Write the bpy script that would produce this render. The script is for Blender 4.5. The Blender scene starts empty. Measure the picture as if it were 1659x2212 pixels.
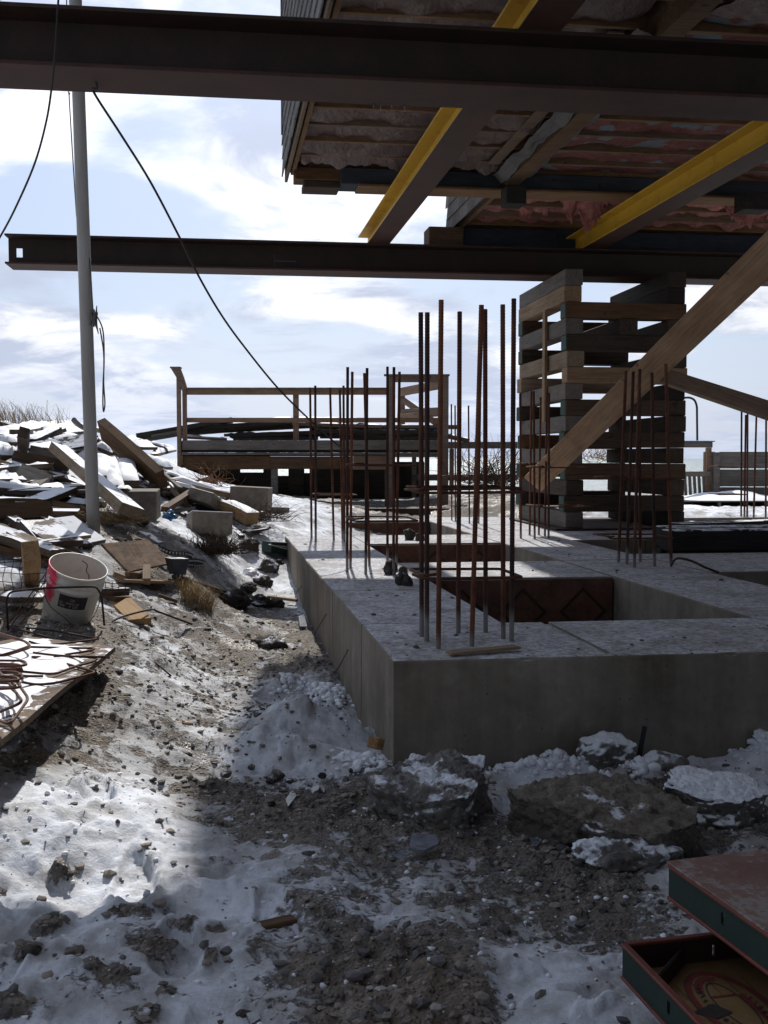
import bpy, bmesh, math, random
import numpy as np
from mathutils import Vector, Matrix, noise as mnoise

random.seed(7)
np.random.seed(7)
SC = bpy.context.scene
COL = SC.collection

# ---------------------------------------------------------------- camera
F = 2235.0            # focal length in units of a 1659 px wide picture
PITCH = math.atan(117 / F)
EYE = 1.145
cam_d = bpy.data.cameras.new('camera')
cam = bpy.data.objects.new('camera', cam_d)
COL.objects.link(cam)
cam.location = (0, 0, EYE)
cam.rotation_euler = (math.radians(90) - PITCH, 0, 0)
cam_d.sensor_fit = 'HORIZONTAL'
cam_d.sensor_width = 36
cam_d.lens = F / 1659 * 36
cam_d.clip_start = 0.05
cam_d.clip_end = 9000
SC.camera = cam

# ---------------------------------------------------------------- light
SUN_EL, SUN_AZ = 43.0, -3.5       # azimuth measured from +Y towards +X
sv = Vector((math.sin(math.radians(SUN_AZ)) * math.cos(math.radians(SUN_EL)),
             math.cos(math.radians(SUN_AZ)) * math.cos(math.radians(SUN_EL)),
             math.sin(math.radians(SUN_EL))))
sun_d = bpy.data.lights.new('sun', 'SUN')
sun_d.energy = 4.6
sun_d.angle = math.radians(0.9)
sun_d.color = (1.0, 0.95, 0.88)
sun = bpy.data.objects.new('sun', sun_d)
COL.objects.link(sun)
sun.rotation_euler = (-sv).to_track_quat('-Z', 'Y').to_euler()
sun.location = (0, 0, 20)

SC.view_settings.view_transform = 'Standard'
SC.view_settings.look = 'None'
SC.view_settings.gamma = 1
SC.view_settings.use_curve_mapping = False
SC.view_settings.exposure = 0.02
CLX, CLY = 1.7, 8.2


class NT:
    """small node tree writer"""
    def __init__(s, tree):
        s.t = tree
        tree.nodes.clear()

    def n(s, kind, props=None, **ins):
        nd = s.t.nodes.new(kind)
        for k, v in (props or {}).items():
            setattr(nd, k, v)
        for k, v in ins.items():
            key = int(k[1:]) if k[0] == 'i' and k[1:].isdigit() else k.replace('_', ' ')
            sock = nd.inputs[key]
            if isinstance(v, bpy.types.NodeSocket):
                s.t.links.new(v, sock)
            else:
                if isinstance(v, tuple) and len(v) == 3 and sock.type == 'RGBA':
                    v = v + (1,)
                sock.default_value = v
        return nd

    def math(s, op, a, b=0.0, c=0.0, clamp=False):
        return s.n('ShaderNodeMath', {'operation': op, 'use_clamp': clamp}, i0=a, i1=b, i2=c).outputs[0]

    def noise(s, vec, scale, detail=4, rough=0.55, dist=0.0):
        return s.n('ShaderNodeTexNoise', None, Vector=vec, Scale=scale, Detail=detail, Roughness=rough, Distortion=dist).outputs[0]

    def mix(s, f, a, b):
        return s.n('ShaderNodeMix', {'data_type': 'RGBA'}, i0=f, i6=a, i7=b).outputs[2]

    def ss(s, v, a, b):
        return s.n('ShaderNodeMapRange', {'interpolation_type': 'SMOOTHSTEP'}, i0=v, i1=a, i2=b).outputs[0]

    def ramp(s, f, stops):
        r = s.n('ShaderNodeValToRGB', None, i0=f)
        el = r.color_ramp.elements
        while len(el) < len(stops):
            el.new(0.5)
        for e, (p, c) in zip(el, stops):
            e.position = p
            e.color = tuple(c) + (1,)
        return r.outputs[0]


world = bpy.data.worlds.new('World')
SC.world = world
world.use_nodes = True
w = NT(world.node_tree)
sky = w.n('ShaderNodeTexSky', {'sky_type': 'NISHITA', 'sun_disc': False,
                               'sun_elevation': math.radians(SUN_EL), 'sun_rotation': math.radians(SUN_AZ),
                               'altitude': 0.0, 'air_density': 1.0, 'dust_density': 1.2, 'ozone_density': 1.0})
tc = w.n('ShaderNodeTexCoord').outputs['Generated']
sep = w.n('ShaderNodeSeparateXYZ', None, Vector=tc)
zc = w.math('ADD', w.math('MAXIMUM', sep.outputs[2], 0.0), 0.16)
cx = w.math('DIVIDE', sep.outputs[0], zc)
cy = w.math('DIVIDE', sep.outputs[1], zc)
cv = w.n('ShaderNodeCombineXYZ', None, X=cx, Y=cy, Z=0.0).outputs[0]
n1 = w.noise(w.n('ShaderNodeMapping', None, Vector=cv, Location=(CLX, CLY, 0)).outputs[0], 1.15, 9, 0.52, 0.25)
n2 = w.noise(w.n('ShaderNodeMapping', None, Vector=cv, Location=(7.3, 2.2, 3)).outputs[0], 1.9, 7, 0.6, 0.4)
cov = w.ss(n1, 0.42, 0.54)
dots = w.n('ShaderNodeVectorMath', {'operation': 'DOT_PRODUCT'}, i0=tc, i1=tuple(sv)).outputs['Value']
dp = w.math('MAXIMUM', dots, 0.0)
glow = w.math('MULTIPLY', dp, dp)
shade = w.ss(n2, 0.42, 0.60)
ccol = w.mix(shade, (4.7, 5.2, 6.5), (9.3, 9.4, 9.7))
cbr = w.math('ADD', 0.29, w.math('MULTIPLY', glow, 1.12))
ccol = w.n('ShaderNodeVectorMath', {'operation': 'SCALE'}, i0=ccol, Scale=cbr).outputs[0]
# thin bright veil over the blue towards the sun, clear blue away from it
veil = w.n('ShaderNodeVectorMath', {'operation': 'SCALE'}, i0=(4.1, 5.0, 7.0), Scale=cbr).outputs[0]
skyb = w.mix(0.62, sky.outputs[0], veil)
mixc = w.mix(w.math('MULTIPLY', cov, 0.96), skyb, ccol)
# grey-blue haze low over the sea
haz = w.ss(sep.outputs[2], 0.16, -0.02)
hc = w.n('ShaderNodeVectorMath', {'operation': 'SCALE'}, i0=(6.2, 7.1, 9.2), Scale=cbr).outputs[0]
mixc = w.mix(w.math('MAXIMUM', w.math('MULTIPLY', haz, 0.7), w.ss(sep.outputs[2], 0.0, -0.03)), mixc, hc)
bg = w.n('ShaderNodeBackground', None, Color=mixc, Strength=0.118)
wo = w.n('ShaderNodeOutputWorld', None, Surface=bg.outputs[0])

# ---------------------------------------------------------------- picture geometry -> place geometry
def ray(u, v):
    a = (u - 829.5) / F
    b = (1106 - v) / F
    return np.array((a, math.cos(PITCH) + b * math.sin(PITCH), -math.sin(PITCH) + b * math.cos(PITCH)))

def PZ(u, v, z):
    d = ray(u, v)
    t = (z - EYE) / d[2]
    return Vector((d[0] * t, d[1] * t, z))

def PY(u, v, Y):
    d = ray(u, v)
    t = Y / d[1]
    return Vector((d[0] * t, Y, EYE + d[2] * t))

def rg(x0, y0, s):
    k = s / 1.1302
    return lambda x, y: (x0 / 1.1302 + x * k, y0 / 1.1302 + y * k)

R1 = rg(600, 0, .76854); R2 = rg(0, 800, .48222); R3 = rg(350, 850, .48222); R4 = rg(1150, 600, .43701)
R5 = rg(600, 1250, .48222); R6 = rg(0, 1300, .42194); R7 = rg(900, 1750, .58770); R8 = rg(0, 1850, .57263)
A1 = rg(0, 950, .24111); A2 = rg(250, 1000, .27125); A3 = rg(0, 1330, .21246); A4 = rg(1475, 2050, .24111)
A5 = rg(680, 240, .37372); A6 = rg(0, 0, .42194); A7 = rg(1600, 1000, .20340); A8 = rg(880, 1180, .37372)
B1 = rg(1200, 240, .40687); B3 = rg(1400, 1200, .28632); B5 = rg(0, 2100, .48222); B6 = rg(560, 1550, .30139)
C5 = rg(280, 1300, .30139); C3 = rg(0, 1260, .18083); C4 = rg(160, 700, .11755)

ZT = 0.412                         # top of the concrete
O0 = PZ(850, 1428, ZT)
E2 = (PZ(620, 1163, ZT) - O0).normalized()
E1 = (PZ(1659, 1408, ZT) - O0).normalized()
UP = Vector((0, 0, 1))
RR = E2.x / E2.y

def W(s, t, z):
    p = O0 + E1 * s + E2 * t
    return Vector((p.x, p.y, z))

def HL(X, Y, z):                   # lateral offset X from the building axis through the eye
    return Vector((X + RR * Y, Y, z))

# ---------------------------------------------------------------- ground shape
GC = []
def gz(u, v, z): p = PZ(u, v, z); GC.append((p.x, p.y, z))
def gy(u, v, Y): p = PY(u, v, Y); GC.append((p.x, p.y, p.z))
for a in [(850,1672,0),(1200,1680,0),(1659,1655,.01),(1000,1800,.01),(1200,2000,.05),(1600,1900,.05),(1250,2150,.10),(1500,2130,.10),
          (830,2212,.09),(0,2212,.13),(400,2212,.1),(400,1900,.08),(0,1900,.13),(600,1700,.02),(300,1650,.08),(0,1720,.18),(120,1600,.19),
          (250,1480,.22),(300,1400,.26),(450,1500,.06),(560,1380,.02),(700,1400,.0),(660,1330,.02),(640,1290,.06),(622,1240,.14),(612,1212,.20),(560,1250,.13),(580,1215,.22),(330,1300,.25),(165,1345,.33),
          (60,1400,.31),(0,1500,.27),(150,1440,.27),(520,1230,.20),(430,1210,.38),(400,1240,.35),(470,1190,.38),(540,1185,.34),(600,1180,.33),(560,1290,.07),(470,1300,.13),(390,1330,.20),(380,1420,.10)]: gz(*a)
for a in [(200,1152,7.2),(330,1125,8.6),(470,1140,9.6),(600,1137,10.2),(540,1120,10.3),(560,1070,12),(650,1110,11.5),(0,1230,5.6),(60,1260,5.6),(0,1100,8),(100,1010,10),(200,965,11.5),(300,1010,11.5),
          (360,1030,12.5),(0,960,11.5),(0,930,13),(80,925,14),(300,975,14),(385,1050,16),(590,1088,16),(800,1100,14),(970,1095,16),(1100,1085,14),
          (420,1085,10.5),(500,1085,11),(1320,1112,12.6),(1500,1112,13),(1659,1112,13),(1500,1098,15),(1659,1090,16),(1100,1060,18),(700,1075,18),(100,905,18),(-100,900,16),
          (-300,1000,10),(-300,1300,5),(1900,1110,13),(430,1050,17)]: gy(*a)
GC.append((*W(.3, 4.6, 0)[:2], .10)); GC.append((*W(.3, 5.7, 0)[:2], .2))
for s, t in [(.3,.4),(.3,2.8),(1.2,1.6),(1.2,4.3),(1.2,7),(2.2,2),(2.2,6),(3.3,2),(3.3,4.6),(3.3,7),(5,1),(5,3),(5,5),(5,7),(2.2,.3),(6.5,3)]:
    p = W(s, t, 0); GC.append((p.x, p.y, 0.0))
for x in (-3, -1.5, 0, 1.5, 3):
    GC.append((x, .6, .12)); GC.append((x, -.8, .12))
GC = np.array(GC)
_n = len(GC)
def tps(r2): return 0.5 * r2 * np.log(r2 + 1e-9)
_K = tps(((GC[:, None, :2] - GC[None, :, :2]) ** 2).sum(-1)) + np.eye(_n) * 0.02
_Pm = np.c_[np.ones(_n), GC[:, :2]]
_A = np.zeros((_n + 3, _n + 3)); _A[:_n, :_n] = _K; _A[:_n, _n:] = _Pm; _A[_n:, :_n] = _Pm.T
_w = np.linalg.solve(_A, np.r_[GC[:, 2], 0, 0, 0])

def sstep(a, b, x):
    t = np.clip((x - a) / (b - a), 0, 1)
    return t * t * (3 - 2 * t)

def hbase(x, y):
    x = np.asarray(x, float); y = np.asarray(y, float)
    xs = x.ravel(); ys = y.ravel()
    xc = np.clip(xs, -5.5, 7); yc = np.clip(ys, 0, 17.5)
    out = np.empty(xs.shape)
    for i in range(0, len(xs), 60000):
        a = xc[i:i + 60000]; b = yc[i:i + 60000]
        r2 = (a[:, None] - GC[None, :, 0]) ** 2 + (b[:, None] - GC[None, :, 1]) ** 2
        out[i:i + 60000] = tps(r2) @ _w[:_n] + _w[_n] + _w[_n + 1] * a + _w[_n + 2] * b
    out = np.clip(out, -0.06, 2.0)
    s = sstep(18.5, 36, ys)
    out = out * (1 - s) - 5.2 * s
    return out.reshape(x.shape)

_h = lambda xi, yi, s: ((((xi * 374761393 + yi * 668265263 + s * 974634777) & 0xffffffff) ^ (((xi * 374761393 + yi * 668265263 + s * 974634777) & 0xffffffff) >> 13)) * 1274126177 & 0xffffffff) / 4294967296.0
def vnoise(x, y, s=0):
    xi = np.floor(x).astype(np.int64); yi = np.floor(y).astype(np.int64)
    fx = x - xi; fy = y - yi
    fx = fx * fx * (3 - 2 * fx); fy = fy * fy * (3 - 2 * fy)
    a = _h(xi, yi, s); b = _h(xi + 1, yi, s); c = _h(xi, yi + 1, s); d = _h(xi + 1, yi + 1, s)
    return (a * (1 - fx) + b * fx) * (1 - fy) + (c * (1 - fx) + d * fx) * fy
def fbm(x, y, oct=4, s=0, g=0.5):
    o = 0; a = 1; tot = 0
    for k in range(oct):
        o = o + a * vnoise(x, y, s + k * 17); tot += a; a *= g
        x, y = 1.93 * (x * .8 - y * .6) + 5.2, 1.93 * (x * .6 + y * .8) + 1.7
    return o / tot

# snow cover (0..1) at places on the ground
SN = []
for (u, v, c) in [(100,1850,.95),(300,1800,.93),(100,2000,.9),(400,2000,.83),(100,2150,.8),(400,2150,.78),(250,2080,.68),(600,2150,.68),(600,1800,.62),(600,1900,.66),
                  (750,2000,.52),(700,2130,.35),(880,2180,0),(800,2100,.12),(640,2060,.6),(1000,2000,.58),(1000,1900,.58),(900,1900,.62),(800,1900,.62),(700,1830,.58),(1150,1960,.62),(1250,2100,.9),(1120,2120,.74),(950,2170,.02),(930,2060,.3),(1330,2000,.7),(1200,2200,.9),
                  (650,1700,.22),(560,1720,.28),(450,1700,.6),(300,1650,.72),(150,1620,.45),(60,1680,.5),(150,1750,.85),(20,1780,.9),(330,1500,.70),(450,1450,.55),(350,1420,.62),(420,1370,.5),(300,1360,.6),(400,1500,.62),
                  (530,1350,.42),(520,1290,.42),(460,1240,.36),(560,1230,.45),(480,1400,.48),(650,1550,.97),(560,1590,.86),(620,1470,.7),(700,1620,.9),(760,1660,.25),(680,1480,.8),(610,1400,.45),(900,1830,.58),(1060,1880,.52),(1150,1900,.48),(750,1780,.42),
                  (1000,1720,.3),(1200,1740,.2),(1500,1720,.15),(1130,1685,.85),(1240,1665,.9),(1330,1660,.6),(1600,1690,.4),(1640,1640,.95),(1500,1840,.75),(1560,1800,.6),(1250,1850,.1),(1340,1960,.45),
                  (600,1120,.97),(640,1140,.9),(400,1160,.95),(350,1130,.9),(480,1160,.7),(450,1200,.3),(300,1290,.3),(250,1360,.6),(60,1360,.9),(0,1290,.4),(560,1180,.75),(430,1110,.9),
                  (0,950,.9),(200,1000,.8),(350,1000,.9),(0,1100,.5),(560,1060,.6),(1500,1110,.85),(1659,1105,.8),(800,1120,.6),(1000,1100,.3),(1100,1090,.25),(900,1110,.3),(640,1165,.95),(560,1150,.9),(500,1165,.85),(600,1200,.7),(100,1520,.15),(30,1600,.1),(200,1450,.25),(160,1500,.2),(800,1700,.2),(480,1560,.55),(400,1600,.62)]:
    gx = PZ(u, v, 0.1) if v > 1180 else PZ(u, v, .45) if v > 1060 else PY(u, v, 12)
    SN.append((gx.x, gx.y, c))
SN = np.array(SN)
PATCH = []
STEPS = [(-1.18, 2.62, .3), (-.95, 2.30, -.2), (-.62, 2.52, .25), (-.45, 2.18, .1), (-.78, 2.02, -.1), (-1.05, 1.98, .4), (-.25, 2.36, .3), (-1.32, 3.05, .15), (-.88, 3.12, .3)]
for (x, y, rx, ry) in [(265,510,60,22),(210,705,85,38),(520,660,90,20),(130,845,60,30),(320,845,55,18),(640,850,60,30),(900,850,35,40),(650,800,130,22),(480,960,70,30),(620,1100,60,35),(710,1010,35,25),(30,1100,90,35),(800,690,60,22),(930,730,60,20),(640,800,40,20),(390,940,40,20),(1150,405,40,25),(880,60,120,40)]:
    u_, v_ = x * .5067, 1636.9 + y * .5067
    p_ = PZ(u_, v_, .1); q_ = PZ(u_, v_ + ry * .5067, .1)
    PATCH.append((p_.x, p_.y, rx * .5067 * p_.y / F, abs(p_.y - q_.y)))
SNq = np.c_[SN[:, 0] / SN[:, 1] * 1.6, np.log(SN[:, 1])]
def snow(x, y):
    sh = x.shape; x = x.ravel(); y = y.ravel()
    yy = np.maximum(y, 1.0)
    q = np.c_[np.clip(x / yy, -.7, .7) * 1.6, np.log(yy)]
    out = np.empty(len(x))
    for i in range(0, len(x), 60000):
        d2 = ((q[i:i + 60000, None, :] - SNq[None]) ** 2).sum(-1)
        wt = np.exp(-d2 / (2 * .05 ** 2)) + 1e-5 / (d2 + 1e-3)
        out[i:i + 60000] = (wt * SN[None, :, 2]).sum(1) / wt.sum(1)
    nz_ = fbm(x * 17, y * 17, 3, 55)
    for px_, py_, ax_, ay_ in PATCH:
        out = out - .75 * np.exp(-(((x - px_) / ax_) ** 2 + ((y - py_) / ay_) ** 2) * (.6 + 1.4 * nz_))
    return np.clip(out, 0, 1).reshape(sh)

_md = PZ(650, 1570, .02)
_mounds = [(PZ(655, 1590, .03), .26, .20, .20), (PZ(690, 1450, .03), .12, .14, .08), (PZ(600, 1540, .03), .15, .12, .07), (PZ(560, 1630, .02), .16, .12, .05), (PZ(690, 1640, .02), .2, .1, .06), (PZ(625, 1480, .02), .22, .16, .07), (PZ(715, 1500, .02), .14, .2, .09),
           (PZ(1130, 1690, 0), .22, .05, .05), (PZ(1240, 1675, 0), .2, .06, .07), (PZ(800, 1668, .0), .12, .06, .05), (PZ(1650, 1650, 0), .1, .12, .12),
           (PZ(150, 1790, .15), .22, .12, .05), (PZ(20, 1830, .15), .16, .1, .05), (PZ(1090, 2080, .1), .2, .1, .02), (PZ(1390, 1690, 0), .1, .07, .05), (PZ(500, 1905, .06), .3, .1, .015)]
def hdet(x, y, cv=None):
    """small relief of snow, frozen mud and gravel"""
    if cv is None: cv = snow(x, y)
    h = (fbm(x * 2.1, y * 2.1, 4, 3) - .5) * .09
    rough = 1 - sstep(.3, .85, cv)
    cl = np.abs(fbm(x * 9, y * 9, 4, 11) - .5) * 2
    h = h + rough * (.5 - cl) * .05 + rough * (fbm(x * 34, y * 34, 3, 5) - .5) * .022
    sn = fbm(x * 5.5, y * 8, 3, 21)
    h = h + (1 - rough) * (sn - .5) * .05 + (1 - rough) * sstep(.55, .72, fbm(x * 19, y * 19, 3, 31)) * .012 - (1 - rough) * sstep(.64, .74, fbm(x * 6 + 4, y * 9, 3, 77)) * .02
    pr = vnoise(x * 4.2 + 9, y * 3.1, 88); h = h - (1 - rough) * .022 * sstep(.72, .86, pr) * (1 + .5 * (fbm(x * 25, y * 25, 2, 12) - .5))
    h = h + (1 - rough) * .011 * (fbm(x * 40, y * 40, 4, 61) - .5)
    for (fx, fy, fa) in STEPS:      # boot prints trodden into the snow
        ca, sa = math.cos(fa), math.sin(fa); lx = (x - fx) * ca + (y - fy) * sa; ly = -(x - fx) * sa + (y - fy) * ca
        m_ = ((lx / (.048 - .010 * np.tanh(ly * 20))) ** 2 + (ly / .145) ** 2)
        inn = sstep(1.25, .8, m_); rim = np.exp(-((m_ - 1.5) / .35) ** 2)
        h = h * (1 - .6 * inn * sstep(.5, .9, cv)) - inn * (.020 + .003 * np.sign(np.sin(ly * 260))) * sstep(.45, .8, cv) + rim * .007 * sstep(.5, .85, cv)
    for c, a, b, k in _mounds:
        d = ((x - c.x) / a) ** 2 + ((y - c.y) / b) ** 2
        h = h + k * np.exp(-d * 1.1) * (0.85 + .6 * (fbm(x * 11, y * 11, 4, 41) - .4))
    # nothing sticks up through the concrete
    return h
def hground(x, y, cv=None):
    return hbase(x, y) + hdet(x, y, cv)

_T = np.geomspace(1.25, 26, 420)
def G(u, v, h=0.0):
    d = ray(u, v)
    t = _T
    zz = EYE + d[2] * t - (hbase(d[0] * t, d[1] * t) + h)
    k = np.argmax(zz < 0)
    if zz[k] >= 0: k = len(t) - 1
    if k == 0: tt = t[0]
    else:
        f0, f1 = zz[k - 1], zz[k]
        tt = t[k - 1] + (t[k] - t[k - 1]) * (f0 / (f0 - f1) if f0 != f1 else 0)
    return Vector((d[0] * tt, d[1] * tt, EYE + d[2] * tt))
def GH(x, y):
    return float(hground(np.array([x]), np.array([y]))[0])

# ---------------------------------------------------------------- object helpers
CHM = {}          # world matrix of everything built so far, by object name

def thing(name, loc, label, cat, group=None):
    o = bpy.data.objects.new(name, None)
    COL.objects.link(o)
    o.empty_display_size = .1
    o.location = loc
    CHM[o.name] = Matrix.Translation(loc)
    o['label'] = label; o['category'] = cat
    if group: o['group'] = group
    return o

def part(name, me, mats, parent, M=None, **kw):
    """M is the world matrix the mesh should end up with"""
    M = M or Matrix()
    o = bpy.data.objects.new(name, me)
    COL.objects.link(o)
    if not me.materials:
        for m in (mats if isinstance(mats, (list, tuple)) else [mats]): me.materials.append(m)
    o.parent = parent
    o.matrix_basis = CHM[parent.name].inverted() @ M
    CHM[o.name] = M
    for k, v in kw.items(): o[k] = v
    return o

def obj(name, me, mats, M=None, label=None, cat=None, group=None, kind=None):
    o = bpy.data.objects.new(name, me)
    COL.objects.link(o)
    if not me.materials:
        for m in (mats if isinstance(mats, (list, tuple)) else [mats]): me.materials.append(m)
    o.matrix_basis = M or Matrix()
    CHM[o.name] = o.matrix_basis.copy()
    if label: o['label'] = label
    if cat: o['category'] = cat
    if group: o['group'] = group
    if kind: o['kind'] = kind
    return o

def mesh(name, v, f, smooth=False):
    me = bpy.data.meshes.new(name)
    me.from_pydata([tuple(p) for p in v], [], f)
    if smooth: me.polygons.foreach_set('use_smooth', [True] * len(me.polygons))
    me.update()
    return me

def npmesh(name, V, Fa, smooth=False):
    V = np.asarray(V, np.float32); Fa = np.asarray(Fa, np.int32)
    k = Fa.shape[1]
    me = bpy.data.meshes.new(name)
    me.vertices.add(len(V)); me.vertices.foreach_set('co', V.ravel())
    me.loops.add(Fa.size); me.loops.foreach_set('vertex_index', Fa.ravel())
    me.polygons.add(len(Fa)); me.polygons.foreach_set('loop_start', np.arange(0, Fa.size, k, dtype=np.int32))
    me.polygons.foreach_set('use_smooth', np.full(len(Fa), smooth))
    me.update(calc_edges=True)
    return me

def cbox(hx, hy, hz, c=0.0, off=(0, 0, 0), ax=None):
    """box with chamfered edges; ax = three axis vectors for an oblique box"""
    o = Vector(off)
    A = ax or (Vector((1, 0, 0)), Vector((0, 1, 0)), Vector((0, 0, 1)))
    if c <= 0:
        v = [o + A[0] * sx * hx + A[1] * sy * hy + A[2] * sz * hz for sx in (-1, 1) for sy in (-1, 1) for sz in (-1, 1)]
        f = [(0, 1, 3, 2), (4, 6, 7, 5), (0, 4, 5, 1), (2, 3, 7, 6), (0, 2, 6, 4), (1, 5, 7, 3)]
        return v, f
    h = (hx, hy, hz); v = []; idx = {}
    for sx in (-1, 1):
        for sy in (-1, 1):
            for sz in (-1, 1):
                s = (sx, sy, sz)
                for a in range(3):
                    q = [s[i] * (h[i] - (0 if i == a else c)) for i in range(3)]
                    idx[(s, a)] = len(v)
                    v.append(o + A[0] * q[0] + A[1] * q[1] + A[2] * q[2])
    f = []
    for a in range(3):
        b, d = (a + 1) % 3, (a + 2) % 3
        for s in (-1, 1):
            q = []
            for sb, sd in ((-1, -1), (1, -1), (1, 1), (-1, 1)):
                k = [0, 0, 0]; k[a] = s; k[b] = sb; k[d] = sd
                q.append(idx[(tuple(k), a)])
            f.append(tuple(q if s > 0 else q[::-1]))
        for sb in (-1, 1):
            for sd in (-1, 1):
                k0 = [0, 0, 0]; k0[b] = sb; k0[d] = sd
                k1 = list(k0); k0[a] = -1; k1[a] = 1
                q = [idx[(tuple(k0), b)], idx[(tuple(k1), b)], idx[(tuple(k1), d)], idx[(tuple(k0), d)]]
                f.append(tuple(q if sb * sd > 0 else q[::-1]))
    for sx in (-1, 1):
        for sy in (-1, 1):
            for sz in (-1, 1):
                q = [idx[((sx, sy, sz), a)] for a in range(3)]
                f.append(tuple(q if sx * sy * sz > 0 else q[::-1]))
    return v, f

def join(parts):
    V = []; Fc = []
    for v, f in parts:
        n = len(V); V += list(v); Fc += [tuple(i + n for i in q) for q in f]
    return V, Fc

def tube(pts, r, n=8, cap=True, radii=None):
    pts = [Vector(p) for p in pts]
    V = []; Fc = []
    t0 = (pts[1] - pts[0]).normalized()
    ref = UP if abs(t0.z) < .9 else Vector((1, 0, 0))
    a = t0.cross(ref).normalized()
    for i, p in enumerate(pts):
        t = (pts[min(i + 1, len(pts) - 1)] - pts[max(i - 1, 0)]).normalized()
        a = (a - t * a.dot(t)).normalized(); b = t.cross(a)
        rr = radii[i] if radii else r
        for k in range(n):
            an = 2 * math.pi * k / n
            V.append(p + (a * math.cos(an) + b * math.sin(an)) * rr)
    for i in range(len(pts) - 1):
        for k in range(n):
            j = (k + 1) % n
            Fc.append((i * n + k, i * n + j, (i + 1) * n + j, (i + 1) * n + k))
    if cap:
        Fc.append(tuple(range(n))[::-1]); Fc.append(tuple((len(pts) - 1) * n + k for k in range(n)))
    return V, Fc

def fillet(P, r, n=5, closed=False):
    P = [Vector(p) for p in P]; out = []
    m = len(P)
    for i in range(m):
        if not closed and i in (0, m - 1): out.append(P[i]); continue
        p, a, b = P[i], P[i - 1], P[(i + 1) % m]
        da = (a - p); db = (b - p)
        rr = min(r, da.length * .45, db.length * .45)
        A = p + da.normalized() * rr; B = p + db.normalized() * rr
        for k in range(n + 1):
            t = k / n
            out.append(A * (1 - t) ** 2 + p * 2 * t * (1 - t) + B * t * t)
    if closed: out.append(out[0]); out.append(out[1])
    return out

def smoothline(P, n=8):
    P = [Vector(p) for p in P]; out = []
    for i in range(len(P) - 1):
        p0 = P[max(i - 1, 0)]; p1 = P[i]; p2 = P[i + 1]; p3 = P[min(i + 2, len(P) - 1)]
        for k in range(n):
            t = k / n
            out.append(.5 * ((2 * p1) + (p2 - p0) * t + (2 * p0 - 5 * p1 + 4 * p2 - p3) * t * t + (3 * p1 - p0 - 3 * p2 + p3) * t ** 3))
    out.append(P[-1])
    return out

def frame(A, B, up=UP, roll=0.0):
    """matrix with x from A to B, z as near to up as it can be, origin half way"""
    A = Vector(A); B = Vector(B)
    x = (B - A).normalized()
    y = Vector(up).cross(x)
    if y.length < 1e-4: y = Vector((0, 1, 0)).cross(x)
    y.normalize(); z = x.cross(y)
    M = Matrix((x, y, z)).transposed().to_4x4()
    M = Matrix.Translation((A + B) / 2) @ M @ Matrix.Rotation(roll, 4, 'X')
    return M

def snowcap(L, Wd, t, seed=0, cover=1.0, z0=0.0):
    """snow lying on the top face of a plank, rounded off at its edges"""
    nx, ny = max(6, int(L / .06)), 5
    nx = min(nx, 36)
    rnd = random.Random(seed)
    V = []; Fc = []
    for i in range(nx + 1):
        for j in range(ny + 1):
            a = i / nx * 2 - 1; b = j / ny * 2 - 1
            e = (1 - abs(a) ** 10) * (1 - abs(b) ** 4)
            nz = mnoise.noise(Vector((a * L * 4 + seed, b * 1.2, seed * .37)))
            hgt = t * max(0.0, e) * (1 + .7 * nz) if (nz + .5 + (cover - 1) * 1.6) > 0 else -.002
            ja = 1 + .02 * mnoise.noise(Vector((seed, b * 3, a * 3)))
            V.append((a * L / 2 * .995 * ja, b * Wd / 2 * (1.0 + .04 * nz), z0 + hgt - .001))
    for i in range(nx):
        for j in range(ny):
            q = i * (ny + 1) + j
            Fc.append((q, q + ny + 1, q + ny + 2, q + 1))
    return mesh('snow_cover', V, Fc, True)

def irregular(pts, seed, amp, n=3):
    """subdivide and jitter a closed 2D outline"""
    rnd = random.Random(seed); out = []
    for i, p in enumerate(pts):
        q = pts[(i + 1) % len(pts)]
        for k in range(n):
            t = k / n
            out.append((p[0] * (1 - t) + q[0] * t + rnd.uniform(-amp, amp), p[1] * (1 - t) + q[1] * t + rnd.uniform(-amp, amp)))
    return out

def prism(P, thick, up=UP):
    """thin slab from a polygon of world points (top face) going down by thick"""
    n = len(P); P = [Vector(p) for p in P]
    nr = (P[1] - P[0]).cross(P[-1] - P[0])
    nr = nr.normalized() if nr.length > 1e-9 else UP
    if nr.z < 0: P = P[::-1]; nr = -nr
    V = P + [p - nr * thick for p in P]
    Fc = [tuple(range(n)), tuple(range(2 * n - 1, n - 1, -1))]
    for i in range(n):
        j = (i + 1) % n
        Fc.append((i, i + n, j + n, j))
    return V, Fc

def centred(V):
    c = sum((Vector(p) for p in V), Vector()) / len(V)
    zmin = min(p[2] for p in V)
    c.z = zmin
    return [Vector(p) - c for p in V], Matrix.Translation(c)

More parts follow.
